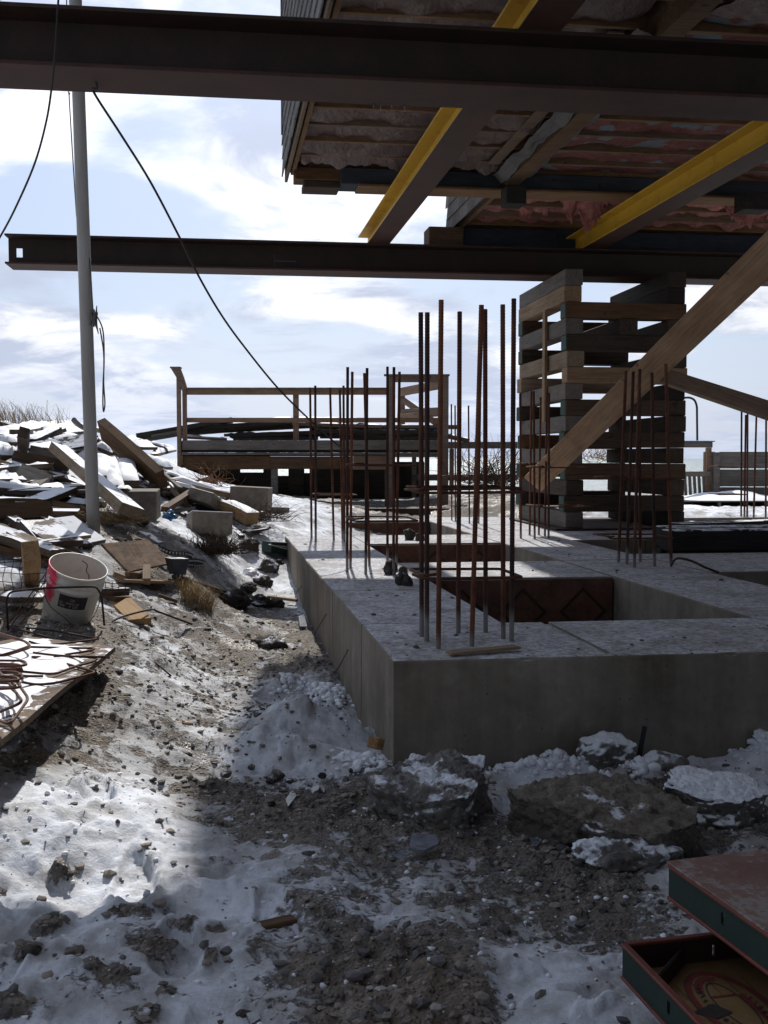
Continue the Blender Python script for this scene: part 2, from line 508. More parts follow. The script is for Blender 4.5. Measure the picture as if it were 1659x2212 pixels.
def rockmesh(name, r, seed, sub=4, amp=.22, fine=.05, flat=None, facet=0.0, slab=0):
    bm = bmesh.new()
    bmesh.ops.create_icosphere(bm, subdivisions=sub, radius=1.0)
    o = Vector((seed * 3.17, seed * 1.3, seed * .7))
    rr_ = random.Random(seed)
    th_ = sorted((k + rr_.uniform(-.3, .3)) * 6.2832 / max(slab, 3) for k in range(max(slab, 3)))
    dd_ = [rr_.uniform(.68, 1.0) for _ in th_]
    for v in bm.verts:
        p = v.co.copy()
        if slab:
            hh_ = math.hypot(p.x, p.y); an_ = math.atan2(p.y, p.x)
            pr_ = min(d0 / max(.25, math.cos(an_ - t0)) for t0, d0 in zip(th_, dd_))
            pr_ = min(pr_, 1.25); k_ = min(1.0, hh_ * 1.30) * pr_ / max(hh_, 1e-5)
            p = Vector((p.x * k_, p.y * k_, max(-1, min(1, p.z * 2.0)) * (.8 + .2 * p.z)))
        d = 1 + amp * mnoise.fractal(p * 1.2 + o, 1.0, 2.0, 3)
        if facet:
            c = mnoise.cell_vector(p * 1.5 + o)
            d -= facet * max(0, mnoise.voronoi(p * 1.6 + o)[0][0] - .3)
        q = p * d
        q = Vector((q.x * r[0], q.y * r[1], q.z * r[2]))
        rm = (r[0] + r[1] + r[2]) / 3
        nn_ = Vector((p.x / r[0], p.y / r[1], p.z / r[2])).normalized()
        if flat is not None and q.z > flat: q.z = flat + (q.z - flat) * .15; nn_ = UP
        q = q + nn_ * (fine * rm * (mnoise.fractal(q / rm * 4 + o, .7, 2.1, 5) * (.45 if flat is not None and q.z >= flat - .01 else 1)))
        v.co = q
    me = bpy.data.meshes.new(name)
    bm.to_mesh(me); bm.free()
    me.polygons.foreach_set('use_smooth', [sub > 2] * len(me.polygons))
    return me

# ---------------------------------------------------------------- materials
SNOWC = (0.78, 0.81, 0.87)
def newmat(name):
    m = bpy.data.materials.new(name)
    m.use_nodes = True
    return m, NT(m.node_tree)

def finish(t, col, rough=.8, bump=None, bstr=.4, bdist=.01, metal=0.0, spec=.4, alpha=None, trans=None):
    ins = dict(Base_Color=col, Roughness=rough, Metallic=metal)
    b = t.n('ShaderNodeBsdfPrincipled', None, **ins)
    b.inputs['Specular IOR Level'].default_value = spec
    if bump is not None:
        bn = t.n('ShaderNodeBump', None, Strength=bstr, Distance=bdist, Height=bump)
        t.t.links.new(bn.outputs[0], b.inputs['Normal'])
    if trans is not None: b.inputs['Transmission Weight'].default_value = trans
    t.n('ShaderNodeOutputMaterial', None, Surface=b.outputs[0])
    return b

def snowmix(t, col, amount, vec, scale=9.0, lo=.45, hi=.75):
    """snow that has settled on faces looking up"""
    geo = t.n('ShaderNodeNewGeometry')
    nz = t.n('ShaderNodeSeparateXYZ', None, Vector=geo.outputs['Normal']).outputs[2]
    face = t.ss(nz, lo, hi)
    nn = t.noise(vec, scale, 5, .65)
    m = t.ss(nn, .5 - amount * .35 + .07, .5 - amount * .35 + .01 + .04 * 0 - .03)
    m = t.ss(nn, .62 - amount * .36, .70 - amount * .36)
    fac = t.math('MULTIPLY', face, m)
    return t.mix(fac, col, SNOWC), fac

def wood(name, dark, light, snow_amt=0.0, rough=.85, grain=1.0, tint=.35, stain=None):
    m, t = newmat(name)
    oc = t.n('ShaderNodeTexCoord').outputs['Object']
    oi = t.n('ShaderNodeObjectInfo').outputs['Random']
    off = t.n('ShaderNodeCombineXYZ', None, X=t.math('MULTIPLY', oi, 37.0), Y=t.math('MULTIPLY', oi, 91.0), Z=oi).outputs[0]
    va = t.n('ShaderNodeVectorMath', {'operation': 'ADD'}, i0=oc, i1=off).outputs[0]
    st = t.n('ShaderNodeVectorMath', {'operation': 'MULTIPLY'}, i0=va, i1=(2.2, 38 * grain, 38 * grain)).outputs[0]
    g = t.noise(st, 1.0, 6, .62, 1.2)
    big = t.noise(va, 3.0, 4, .6)
    f = t.math('ADD', t.math('MULTIPLY', g, .65), t.math('MULTIPLY', big, .35))
    col = t.ramp(f, [(.30, dark), (.68, light)])
    v = t.math('ADD', 1 - tint * .6, t.math('MULTIPLY', oi, tint))
    hs = t.n('ShaderNodeHueSaturation', None, Color=col, Value=v, Saturation=t.math('ADD', .8, t.math('MULTIPLY', oi, .4)), Fac=1.0)
    col = hs.outputs[0]
    kn = t.noise(va, 11.0, 2, .4)
    col = t.mix(t.math('MULTIPLY', t.ss(kn, .70, .76), .6), col, tuple(c * .35 for c in dark))
    if stain: col = t.mix(t.ss(t.noise(va, 2.1, 5, .7), .55, .68), col, stain)
    h = g
    if snow_amt > 0:
        wp = t.n('ShaderNodeNewGeometry').outputs['Position']
        col, fac = snowmix(t, col, snow_amt, wp, 7.0)
        h = t.math('ADD', g, t.math('MULTIPLY', fac, 1.5))
    finish(t, col, rough, h, .5, .004, spec=.25)
    return m

W_TAN = wood('wood_tan', (.16, .10, .055), (.42, .29, .17))
W_TAN_S = wood('wood_tan_snow', (.17, .11, .06), (.42, .30, .18), .75)
W_GREY = wood('wood_grey', (.06, .055, .05), (.22, .20, .18), tint=.6)
W_GREY_S = wood('wood_grey_snow', (.05, .037, .027), (.18, .135, .10), .50, tint=.6)
W_BRN = wood('wood_brown', (.035, .022, .014), (.14, .088, .055), tint=.6)
W_BRN_S = wood('wood_brown_snow', (.04, .027, .018), (.15, .1, .062), .8, tint=.6)
W_DARK = wood('wood_dark', (.012, .011, .010), (.05, .045, .038), tint=.5)
W_DARK_S = wood('wood_dark_snow', (.014, .013, .013), (.055, .05, .048), .5, tint=.5)
W_CRIB = wood('crib_shaded', (.018, .014, .012), (.080, .060, .045), tint=.9, stain=(.022, .018, .016))  # darkened for the shade on the tower's front, put into the colour
W_CRIBL = wood('crib_light', (.12, .08, .05), (.34, .25, .165), tint=.3)
W_CRIBG = wood('crib_grey', (.07, .06, .052), (.20, .175, .155), tint=.3)
W_RED = wood('deck_red', (.12, .08, .055), (.28, .20, .15), tint=.3)
W_ORANGE = wood('brace_orange', (.15, .09, .052), (.38, .255, .165), tint=.1)
W_DECK = wood('deck_grey', (.07, .06, .055), (.22, .195, .175), .3, tint=.2)
W_SPLINT = wood('splintered', (.07, .04, .025), (.25, .165, .11), grain=1.8, tint=.2)
W_JOIST = wood('joist', (.09, .055, .032), (.24, .155, .095), tint=.2)
W_BLUE = wood('painted_timber', (.025, .032, .042), (.06, .072, .088), grain=.6, tint=.15)

def plain(name, c1, c2=None, scale=6.0, rough=.7, bstr=.3, bdist=.004, metal=0.0, spec=.4, snow_amt=0, world=False):
    m, t = newmat(name)
    tcn = t.n('ShaderNodeTexCoord').outputs['Object']
    if world: tcn = t.n('ShaderNodeNewGeometry').outputs['Position']
    n = t.noise(tcn, scale, 6, .65)
    fine = t.noise(tcn, scale * 9, 3, .6)
    f = t.math('ADD', t.math('MULTIPLY', n, .7), t.math('MULTIPLY', fine, .3))
    col = t.ramp(f, [(.35, c1), (.65, c2 or c1)])
    if snow_amt: col, _f = snowmix(t, col, snow_amt, t.n('ShaderNodeNewGeometry').outputs['Position'], 8.0)
    finish(t, col, rough, f, bstr, bdist, metal, spec)
    return m

M_RUST = plain('rust', (.030, .012, .008), (.135, .048, .022), 14, .85, .5, .002)
M_RUST_D = plain('rust_dark', (.016, .009, .008), (.055, .024, .016), 12, .8, .4, .002)
M_RUSTO = plain('rust_orange', (.040, .018, .011), (.13, .055, .024), 20, .8)
M_STEEL = plain('painted_steel', (.013, .008, .006), (.042, .020, .014), 5, .6, .3, .002)
M_STEELR = plain('red_primer', (.032, .013, .009), (.062, .026, .018), 4, .7, .3, .002)
M_BLACK = plain('black_plastic', (.012, .012, .013), (.02, .02, .022), 9, .5)
M_CABLE = plain('cable', (.012, .012, .014), (.02, .02, .022), 9, .6)
M_ROPE = plain('rope', (.07, .07, .07), (.14, .14, .14), 60, .9)
M_STRAP_D = plain('strap_dots', (.6, .62, .62), (.7, .7, .7), 9, .6)
M_BLUEP = plain('blue_plastic', (.01, .06, .15), (.02, .12, .26), 20, .3)
M_SHING = wood('shingle', (.085, .08, .08), (.22, .21, .205), tint=.55, grain=.7)
M_SNOW = plain('snow', (.74, .77, .84), (.84, .86, .90), 5, .65, .5, .01, spec=.3, world=True)
M_CONC = None
M_BLOCK = plain('cement_block', (.14, .118, .095), (.28, .245, .21), 10, .95, .8, .006, snow_amt=.9)
M_BLOCKN = plain('cement_block_bare', (.13, .108, .09), (.25, .22, .19), 10, .95, .8, .006)
M_ROPEY = plain('straw_twine', (.3, .2, .07), (.5, .36, .15), 30, .9)
M_PAPER = plain('old_paper', (.045, .042, .04), (.12, .11, .10), 5, .6, .6, .01)
M_PANELR = plain('rusty_panel', (.050, .022, .015), (.16, .075, .048), 7, .85, .5, .003)
M_TAPE = plain('wrap', (.20, .20, .19), (.34, .33, .31), 5, .5, .6, .01)
M_PLY = wood('plywood', (.11, .085, .06), (.25, .20, .15), .72, grain=.3, tint=.1)
M_PLYW = plain('white_sheet', (.55, .56, .58), (.7, .7, .72), 5, .5)
M_DIRTY = plain('dirty_cloth', (.1, .1, .14), (.28, .3, .36), 14, .8)
M_TARP = plain('tarp', (.015, .017, .03), (.05, .055, .085), 5, .45, .5, .01, snow_amt=.25)
M_GREEN = plain('crib_green_end', (.010, .035, .028), (.022, .06, .045), 12, .7)
M_YBLK = plain('yellow_mark', (.2, .15, .03), (.35, .28, .06), 8, .8)

def osb(name, k=1.0, snow_amt=0):
    m, t = newmat(name)
    oc = t.n('ShaderNodeTexCoord').outputs['Object']
    vo = t.n('ShaderNodeTexVoronoi', {'feature': 'F1'}, Vector=t.n('ShaderNodeVectorMath', {'operation': 'MULTIPLY'}, i0=oc, i1=(18, 55, 18)).outputs[0], Scale=1.0)
    v2 = t.n('ShaderNodeTexVoronoi', {'feature': 'F1'}, Vector=t.n('ShaderNodeVectorMath', {'operation': 'MULTIPLY'}, i0=oc, i1=(50, 16, 20)).outputs[0], Scale=1.0)
    c = t.mix(.5, t.ramp(vo.outputs['Color'], [(.1, (.11*k, .07*k, .045*k)), (.9, (.30*k, .20*k, .13*k))]), t.ramp(v2.outputs['Color'], [(.1, (.1*k, .065*k, .04*k)), (.9, (.28*k, .185*k, .12*k))]))
    if snow_amt: c, _ = snowmix(t, c, snow_amt, t.n('ShaderNodeNewGeometry').outputs['Position'], 14.0)
    finish(t, c, .85, vo.outputs['Distance'], .3, .002)
    return m
M_OSB = osb('strand_board')

# concrete of the foundation
M_CONC, t = newmat('concrete')
gp = t.n('ShaderNodeNewGeometry')
pos = gp.outputs['Position']
nz = t.n('ShaderNodeSeparateXYZ', None, Vector=gp.outputs['Normal']).outputs[2]
wz = t.n('ShaderNodeSeparateXYZ', None, Vector=pos).outputs[2]
a = t.noise(pos, 2.2, 6, .6, .4); b = t.noise(pos, 22, 5, .65); c_ = t.noise(t.n('ShaderNodeVectorMath', {'operation': 'MULTIPLY'}, i0=pos, i1=(9, 9, .8)).outputs[0], 1.0, 5, .6)
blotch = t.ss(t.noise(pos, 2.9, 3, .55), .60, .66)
f = t.math('ADD', t.math('MULTIPLY', a, .45), t.math('ADD', t.math('MULTIPLY', b, .2), t.math('MULTIPLY', c_, .35)))
col = t.ramp(f, [(.32, (.11, .093, .073)), (.50, (.205, .178, .145)), (.68, (.32, .285, .24))])
col = t.mix(t.math('MULTIPLY', t.ss(t.noise(pos, 5.5, 4, .7), .62, .72), .35), col, (.10, .085, .06))
col = t.mix(t.math('MULTIPLY', t.ss(t.noise(pos, 3.7, 4, .6), .6, .75), .4), col, (.42, .41, .39))
ts = t.noise(pos, 9, 9, .78); t2 = t.noise(pos, 55, 4, .7)
tcv = t.math('MULTIPLY', t.ss(t.math('ADD', ts, t.math('MULTIPLY', t2, .5)), .53, .75), t.ss(nz, .8, .95))
tcv = t.math('MULTIPLY', tcv, t.math('ADD', .55, t.math('MULTIPLY', t.ss(t.noise(pos, 2.6, 5, .65), .36, .55), .45)))
col = t.mix(tcv, col, t.mix(t.ss(t.noise(pos, 38, 6, .75), .42, .58), (.34, .34, .36), (.62, .64, .69)))
pits = t.n('ShaderNodeTexVoronoi', {'feature': 'F1'}, Vector=pos, Scale=26.0).outputs['Distance']
pit = t.math('MULTIPLY', t.ss(pits, .16, .05), t.ss(b, .48, .58))
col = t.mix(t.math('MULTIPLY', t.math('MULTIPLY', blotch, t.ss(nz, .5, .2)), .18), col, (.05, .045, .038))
col = t.mix(t.math('MULTIPLY', pit, .6), col, (.05, .045, .04))
finish(t, col, .93, t.math('ADD', t.math('ADD', f, t.math('MULTIPLY', pit, -.6)), t.math('MULTIPLY', t2, .25)), .55, .008, spec=.2)

# ground
M_GND, t = newmat('ground')
pos = t.n('ShaderNodeNewGeometry').outputs['Position']
at = t.n('ShaderNodeAttribute', {'attribute_name': 'snow'}).outputs['Fac']
at2 = t.n('ShaderNodeAttribute', {'attribute_name': 'kind'}).outputs['Fac']
n_a = t.noise(pos, 7, 7, .68, .3); n_b = t.noise(pos, 38, 7, .74); n_c = t.noise(pos, 1.7, 4, .6)
nn = t.math('ADD', t.math('MULTIPLY', n_a, .62), t.math('MULTIPLY', n_b, .38))
thr = t.math('SUBTRACT', .725, t.math('MULTIPLY', at, .42))
sf = t.ss(t.math('SUBTRACT', nn, thr), -.022, .030)
dsel = t.math('ADD', t.math('MULTIPLY', n_b, .6), t.math('MULTIPLY', n_c, .4))
frosty = t.ramp(dsel, [(.34, (.060, .053, .047)), (.47, (.135, .114, .094)), (.60, (.29, .255, .215))])
mud = t.ramp(dsel, [(.34, (.035, .027, .020)), (.60, (.135, .105, .078))])
dirt = t.mix(t.ss(at, .06, .24), mud, frosty)
sand = t.ramp(n_b, [(.3, (.15, .115, .08)), (.7, (.28, .225, .16))])
dirt = t.mix(at2, dirt, sand)
vo = t.n('ShaderNodeTexVoronoi', {'feature': 'F1'}, Vector=pos, Scale=85.0)
dirt = t.mix(t.math('MULTIPLY', t.ss(vo.outputs['Distance'], .6, .25), .45), dirt, t.ramp(vo.outputs['Color'], [(.1, (.055, .052, .052)), (.6, (.20, .18, .165)), (.95, (.42, .40, .38))]))
slush = t.mix(t.ss(t.math('ADD', t.math('MULTIPLY', t.noise(pos, 4.1, 7, .7), .8), t.math('MULTIPLY', at, .2)), .44, .66), (.40, .40, .40), (.76, .80, .87))
slush = t.mix(t.math('MULTIPLY', t.ss(n_b, .62, .74), .5), slush, (.30, .26, .22))
sf2 = t.math('MULTIPLY', sf, t.math('ADD', .62, t.math('MULTIPLY', t.ss(at, .2, .75), .38)))
col = t.mix(sf2, dirt, slush)
wet = t.math('MULTIPLY', t.ss(t.noise(pos, 2.6, 3, .5), .52, .6), t.math('SUBTRACT', 1.0, sf))
rough = t.math('SUBTRACT', .9, t.math('MULTIPLY', wet, .5))
hh = t.math('ADD', t.math('MULTIPLY', t.math('SUBTRACT', 1.0, t.ss(vo.outputs['Distance'], .0, .6)), t.math('SUBTRACT', 1.0, sf)), t.math('ADD', n_b, t.math('MULTIPLY', sf, .8)))
finish(t, col, rough, hh, .8, .012, spec=.35)

M_ICE, t = newmat('ice')
pos = t.n('ShaderNodeNewGeometry').outputs['Position']
n = t.noise(pos, 30, 4, .6)
b = finish(t, t.ramp(n, [(.35, (.16, .18, .22)), (.7, (.34, .38, .44))]), .22, n, .3, .004, spec=.5, trans=.35)

def stone(name, c1, c2, c3, snow_amt=0.0, lo=.3, hi=.75, sc=7.0, top_tone=None):
    m, t = newmat(name)
    pos = t.n('ShaderNodeNewGeometry').outputs['Position']
    a = t.noise(pos, 9, 6, .7); v = t.n('ShaderNodeTexVoronoi', {'feature': 'F1'}, Vector=pos, Scale=48.0)
    v2 = t.n('ShaderNodeTexVoronoi', {'feature': 'F1'}, Vector=pos, Scale=110.0)
    agg = t.ss(v.outputs['Distance'], .5, .28)
    col = t.ramp(a, [(.33, c1), (.62, c2)])
    col = t.mix(t.math('MULTIPLY', agg, .7), col, t.ramp(v.outputs['Color'], [(.15, c1), (.6, c2), (.9, c3)]))
    h = t.math('ADD', a, t.math('ADD', t.math('MULTIPLY', agg, .55), t.math('MULTIPLY', v2.outputs['Distance'], -.3)))
    if top_tone:      # upward faces get a paler brown than the sides
        nz_ = t.n('ShaderNodeSeparateXYZ', None, Vector=t.n('ShaderNodeNewGeometry').outputs['Normal']).outputs[2]
        col = t.mix(t.math('MULTIPLY', t.ss(t.math('ADD', nz_, t.math('MULTIPLY', a, .3)), .78, .98), .85), col, t.mix(t.ss(t.noise(pos, 30, 4, .7), .4, .6), tuple(k * .7 for k in top_tone), top_tone))
    if snow_amt:
        col, fac = snowmix(t, col, snow_amt, pos, sc, lo, hi)
        h = t.math('ADD', h, t.math('MULTIPLY', fac, .8))
    finish(t, col, .9, h, .7, .008, spec=.25)
    return m
M_ROCK = stone('rubble_concrete', (.06, .055, .052), (.21, .195, .18), (.38, .36, .33), .45)
M_ROCKB = stone('rubble_brown', (.045, .040, .034), (.13, .115, .098), (.20, .18, .16), top_tone=(.22, .19, .15), snow_amt=.12)
M_ROCKS = stone('rubble_snowy', (.055, .05, .048), (.17, .155, .14), (.26, .25, .23), .95, .25, .6, 9)
M_CLOD = stone('frozen_clod', (.025, .022, .020), (.080, .069, .060), (.13, .12, .11), .18)
M_PEB = [plain('pebble_dark', (.045, .043, .043), (.15, .14, .138), 3, .75, world=True), plain('pebble_brown', (.12, .10, .085), (.30, .255, .215), 3, .8, world=True),
         plain('pebble_light', (.22, .205, .19), (.42, .40, .38), 3, .8, world=True)]

# rebar: rust, with cement splashed on the lowest hand's breadth
M_BAR, t = newmat('rebar')
pos = t.n('ShaderNodeNewGeometry').outputs['Position']
wz = t.n('ShaderNodeSeparateXYZ', None, Vector=pos).outputs[2]
a = t.noise(t.n('ShaderNodeVectorMath', {'operation': 'MULTIPLY'}, i0=pos, i1=(16, 16, 5)).outputs[0], 1.0, 5, .7)
oi = t.n('ShaderNodeObjectInfo').outputs['Random']
col = t.ramp(t.math('ADD', a, t.math('MULTIPLY', t.math('SUBTRACT', oi, .5), .22)), [(.32, (.030, .020, .020)), (.50, (.085, .032, .020)), (.70, (.17, .065, .030))])
cem = t.ss(t.math('ADD', wz, t.math('MULTIPLY', t.math('ADD', a, t.math('MULTIPLY', oi, .8)), .10)), ZT + .20, ZT + .13)
col = t.mix(t.math('MULTIPLY', cem, .85), col, (.24, .23, .22))
finish(t, col, .85, a, .4, .002, spec=.3)

M_YEL, t = newmat('yellow_paint')
oc = t.n('ShaderNodeTexCoord').outputs['Object']
n = t.noise(oc, 2.0, 6, .6); sc2 = t.noise(oc, 24, 6, .75)
col = t.mix(n, (.50, .28, .020), (.62, .40, .045))
col = t.mix(t.math('MULTIPLY', t.ss(sc2, .62, .67), .85), col, (.06, .03, .018))
col = t.mix(t.math('MULTIPLY', t.ss(t.noise(oc, 5, 6, .75), .52, .68), .45), col, (.26, .12, .02))
finish(t, col, .5, sc2, .1, .002)

M_PINK, t = newmat('insulation')
oc = t.n('ShaderNodeNewGeometry').outputs['Position']
n = t.noise(oc, 11, 6, .7, .6); st = t.noise(oc, 3.2, 3, .5)
col = t.ramp(t.math('ADD', t.math('MULTIPLY', n, .5), t.math('MULTIPLY', t.noise(oc, 60, 5, .8, 2.0), .5)), [(.35, (.09, .034, .03)), (.65, (.27, .12, .105))])
col = t.mix(t.ss(st, .53, .58), col, (.16, .19, .21))
finish(t, col, .95, n, .9, .03, spec=.1)
M_PINKR = plain('insulation_rag', (.20, .065, .055), (.50, .23, .20), 14, .95, .9, .02, world=True)

M_FILM, t = newmat('vapour_sheet')
oc = t.n('ShaderNodeNewGeometry').outputs['Position']
n = t.noise(oc, 4, 6, .7, 1.5)
col = t.ramp(n, [(.3, (.06, .036, .032)), (.65, (.15, .095, .082))])
finish(t, col, .38, t.noise(t.n('ShaderNodeVectorMath', {'operation': 'MULTIPLY'}, i0=oc, i1=(7, 3, 7)).outputs[0], 1.5, 5, .7, 2.0), 1.0, .03, spec=.5)

M_SEA, t = newmat('sea')
pos = t.n('ShaderNodeNewGeometry').outputs['Position']
wv = t.noise(t.n('ShaderNodeVectorMath', {'operation': 'MULTIPLY'}, i0=pos, i1=(.25, .5, 1)).outputs[0], 1.0, 7, .62, .4)
cap = t.ss(t.noise(t.n('ShaderNodeVectorMath', {'operation': 'MULTIPLY'}, i0=pos, i1=(.10, .22, 1)).outputs[0], 1.0, 6, .7), .60, .66)
col = t.mix(t.math('MULTIPLY', cap, .8), (.10, .16, .165), (.62, .66, .68))
finish(t, col, .35, wv, 1.0, 1.2, spec=.35)

M_POLE, t = newmat('pole_paint')
oc = t.n('ShaderNodeTexCoord').outputs['Object']
n = t.noise(t.n('ShaderNodeVectorMath', {'operation': 'MULTIPLY'}, i0=oc, i1=(9, 9, 1.2)).outputs[0], 1.0, 5, .6)
oz = t.n('ShaderNodeSeparateXYZ', None, Vector=oc).outputs[2]
col = t.ramp(n, [(.3, (.27, .26, .25)), (.7, (.40, .39, .38))])
col = t.mix(t.math('MULTIPLY', t.ss(t.noise(oc, 28, 5, .7), .58, .66), t.ss(oz, .45, .0)), col, (.16, .12, .09))
finish(t, col, .45, n, .1, .002)

M_BUCK, t = newmat('bucket_plastic')
oc = t.n('ShaderNodeTexCoord').outputs['Object']
so = t.n('ShaderNodeSeparateXYZ', None, Vector=oc)
n = t.noise(oc, 11, 6, .7); fn = t.noise(t.n('ShaderNodeVectorMath', {'operation': 'MULTIPLY'}, i0=oc, i1=(20, 20, 55)).outputs[0], 1.0, 4, .7)
col = t.ramp(n, [(.3, (.50, .48, .43)), (.7, (.66, .64, .59))])
grime = t.math('MAXIMUM', t.math('MULTIPLY', t.ss(fn, .52, .64), t.ss(so.outputs[2], .24, .05)), t.math('MULTIPLY', t.ss(n, .56, .70), .45))
col = t.mix(t.math('MULTIPLY', grime, .75), col, (.10, .095, .085))
yl = t.math('MULTIPLY', t.ss(so.outputs[2], .075, .02), t.ss(t.math('ABSOLUTE', t.math('ADD', so.outputs[0], .0)), .08, .02))
col = t.mix(t.math('MULTIPLY', yl, .3), col, (.45, .40, .10))
ang = t.math('ARCTAN2', so.outputs[0], t.math('MULTIPLY', so.outputs[1], -1.0))
pk = t.math('MULTIPLY', t.ss(t.math('ABSOLUTE', t.math('ADD', ang, t.math('ADD', 1.0, t.math('MULTIPLY', t.math('SUBTRACT', n, .5), 1.2)))), .50, .30), t.ss(t.math('ADD', so.outputs[2], t.math('MULTIPLY', n, .12)), .20, .25))
pk = t.math('MULTIPLY', pk, t.ss(t.noise(oc, 16, 5, .6), .30, .46))
col = t.mix(pk, col, (.70, .035, .10))
finish(t, col, .45, n, .1, .002)

# steel formwork panels
def formpaint(name, c1, c2, c3, th):
    m, t = newmat(name)
    oc = t.n('ShaderNodeTexCoord').outputs['Object']
    a = t.noise(oc, 6, 7, .72); b = t.noise(oc, 60, 4, .7)
    col = t.mix(t.ss(a, .35, .65), c1, c2)
    col = t.mix(t.ss(t.math('ADD', t.math('MULTIPLY', a, .6), t.math('MULTIPLY', b, .4)), th, th + .05), col, c3)
    finish(t, col, .6, t.math('ADD', a, b), .35, .002)
    return m
M_FGRN = formpaint('form_green', (.008, .022, .020), (.013, .032, .027), (.045, .018, .012), .60)
M_FRED = formpaint('form_red', (.10, .022, .014), (.17, .040, .025), (.045, .018, .014), .60)
M_FACE = formpaint('form_face', (.14, .060, .048), (.21, .125, .105), (.23, .20, .18), .50)
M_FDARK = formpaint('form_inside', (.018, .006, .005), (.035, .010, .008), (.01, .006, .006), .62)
M_FPLY = formpaint('form_plywood', (.14, .075, .03), (.23, .14, .055), (.08, .05, .025), .60)
M_PRINTR = plain('print_red', (.13, .018, .014), (.18, .03, .022), 30, .8)
M_PRINTK = plain('print_black', (.02, .017, .016), (.04, .03, .028), 30, .8)
M_GRASS = plain('dry_grass', (.20, .14, .07), (.42, .32, .18), 30, .9)
M_ROOT = plain('roots', (.035, .022, .015), (.12, .075, .045), 30, .9)

# ================================================================= THE SETTING
# ---------------------------------------------------------------- ground sheet
NR, NC = 560, 820
yy = np.geomspace(0.95, 30, NR)
aa = np.linspace(-.74, .74, NC)
Yg, Ag = np.meshgrid(yy, aa, indexing='ij')
Xg = Ag * (Yg + .5)
cvg = snow(Xg, Yg)
Zg = hground(Xg, Yg, cvg)
V = np.stack([Xg, Yg, Zg], -1).reshape(-1, 3)
i = np.arange(NR - 1)[:, None] * NC + np.arange(NC - 1)[None, :]
Fq = np.stack([i, i + 1, i + NC + 1, i + NC], -1).reshape(-1, 4)
gme = npmesh('ground', V, Fq, True)
at = gme.attributes.new('snow', 'FLOAT', 'POINT'); at.data.foreach_set('value', cvg.ravel().astype(np.float32))
sd = np.zeros_like(Xg)
for (u, v, rx, ry, k) in [(80, 1640, .35, .25, .9), (190, 1590, .2, .2, .6), (0, 905, 1.5, 2, .8), (500, 1240, .4, .5, .5), (900, 2190, .35, .22, .55), (330, 1500, .2, .2, .3)]:
    p = G(u, v); sd = np.maximum(sd, k * np.exp(-((Xg - p.x) / rx) ** 2 - ((Yg - p.y) / ry) ** 2))
at = gme.attributes.new('kind', 'FLOAT', 'POINT'); at.data.foreach_set('value', sd.ravel().astype(np.float32))
obj('ground', gme, M_GND, kind='structure')
# wide coarse apron round it
xs = np.linspace(-60, 70, 131); ys = np.linspace(-14, 60, 75)
Ya, Xa = np.meshgrid(ys, xs, indexing='ij')
Za = hbase(Xa, Ya) - .12
inside = (Ya > .7) & (Ya < 31) & (np.abs(Xa) < .8 * (Ya + 1))
Za = np.where(inside, Za - .3, Za)
i = np.arange(74)[:, None] * 131 + np.arange(130)[None, :]
ame = npmesh('ground_apron', np.stack([Xa, Ya, Za], -1).reshape(-1, 3), np.stack([i, i + 1, i + 132, i + 131], -1).reshape(-1, 4), True)
at = ame.attributes.new('snow', 'FLOAT', 'POINT'); at.data.foreach_set('value', np.full(131 * 75, .7, np.float32))
obj('ground_surroundings', ame, M_GND, kind='structure')
sea = mesh('sea', [(-6000, 30, -4.6), (6000, 30, -4.6), (6000, 8000, -4.6), (-6000, 8000, -4.6)], [(0, 1, 2, 3)])
obj('sea', sea, M_SEA, kind='structure')

# ---------------------------------------------------------------- gravel lying loose
def batch_stones(name, N, mat, seed, smin, smax, pick, flat=.6, sm=False):
    rs = np.random.RandomState(seed)
    bm = bmesh.new(); bmesh.ops.create_icosphere(bm, subdivisions=1, radius=1)
    bv = np.array([v.co[:] for v in bm.verts]); bf = np.array([[v.index for v in f.verts] for f in bm.faces]); bm.free()
    X, Y = pick(rs, N)
    N = len(X)
    r = smin * (smax / smin) ** (rs.rand(N) ** 2.2)
    Z = hground(X, Y) + r * .15
    P = bv[None] * (1 + .28 * rs.randn(N, len(bv), 1).clip(-1.3, 1.3))
    P = P * np.stack([np.ones(N), .6 + .5 * rs.rand(N), flat * (.6 + .5 * rs.rand(N))], -1)[:, None]
    an = rs.rand(N) * 6.283; c, s = np.cos(an)[:, None], np.sin(an)[:, None]
    x = P[..., 0] * c - P[..., 1] * s; y = P[..., 0] * s + P[..., 1] * c
    V = np.stack([x * r[:, None] + X[:, None], y * r[:, None] + Y[:, None], P[..., 2] * r[:, None] + Z[:, None]], -1).reshape(-1, 3)
    Fa = (bf[None] + (np.arange(N) * len(bv))[:, None, None]).reshape(-1, 3)
    o = obj(name, npmesh(name, V, Fa, sm), mat, kind='stuff')
    return o

def inslab(X, Y):
    D = E1.x * E2.y - E1.y * E2.x
    dx = X - O0.x; dy = Y - O0.y
    s = (dx * E2.y - dy * E2.x) / D; t_ = (E1.x * dy - E1.y * dx) / D
    return (s > -.0) & (t_ > -.0) & (t_ < 9)

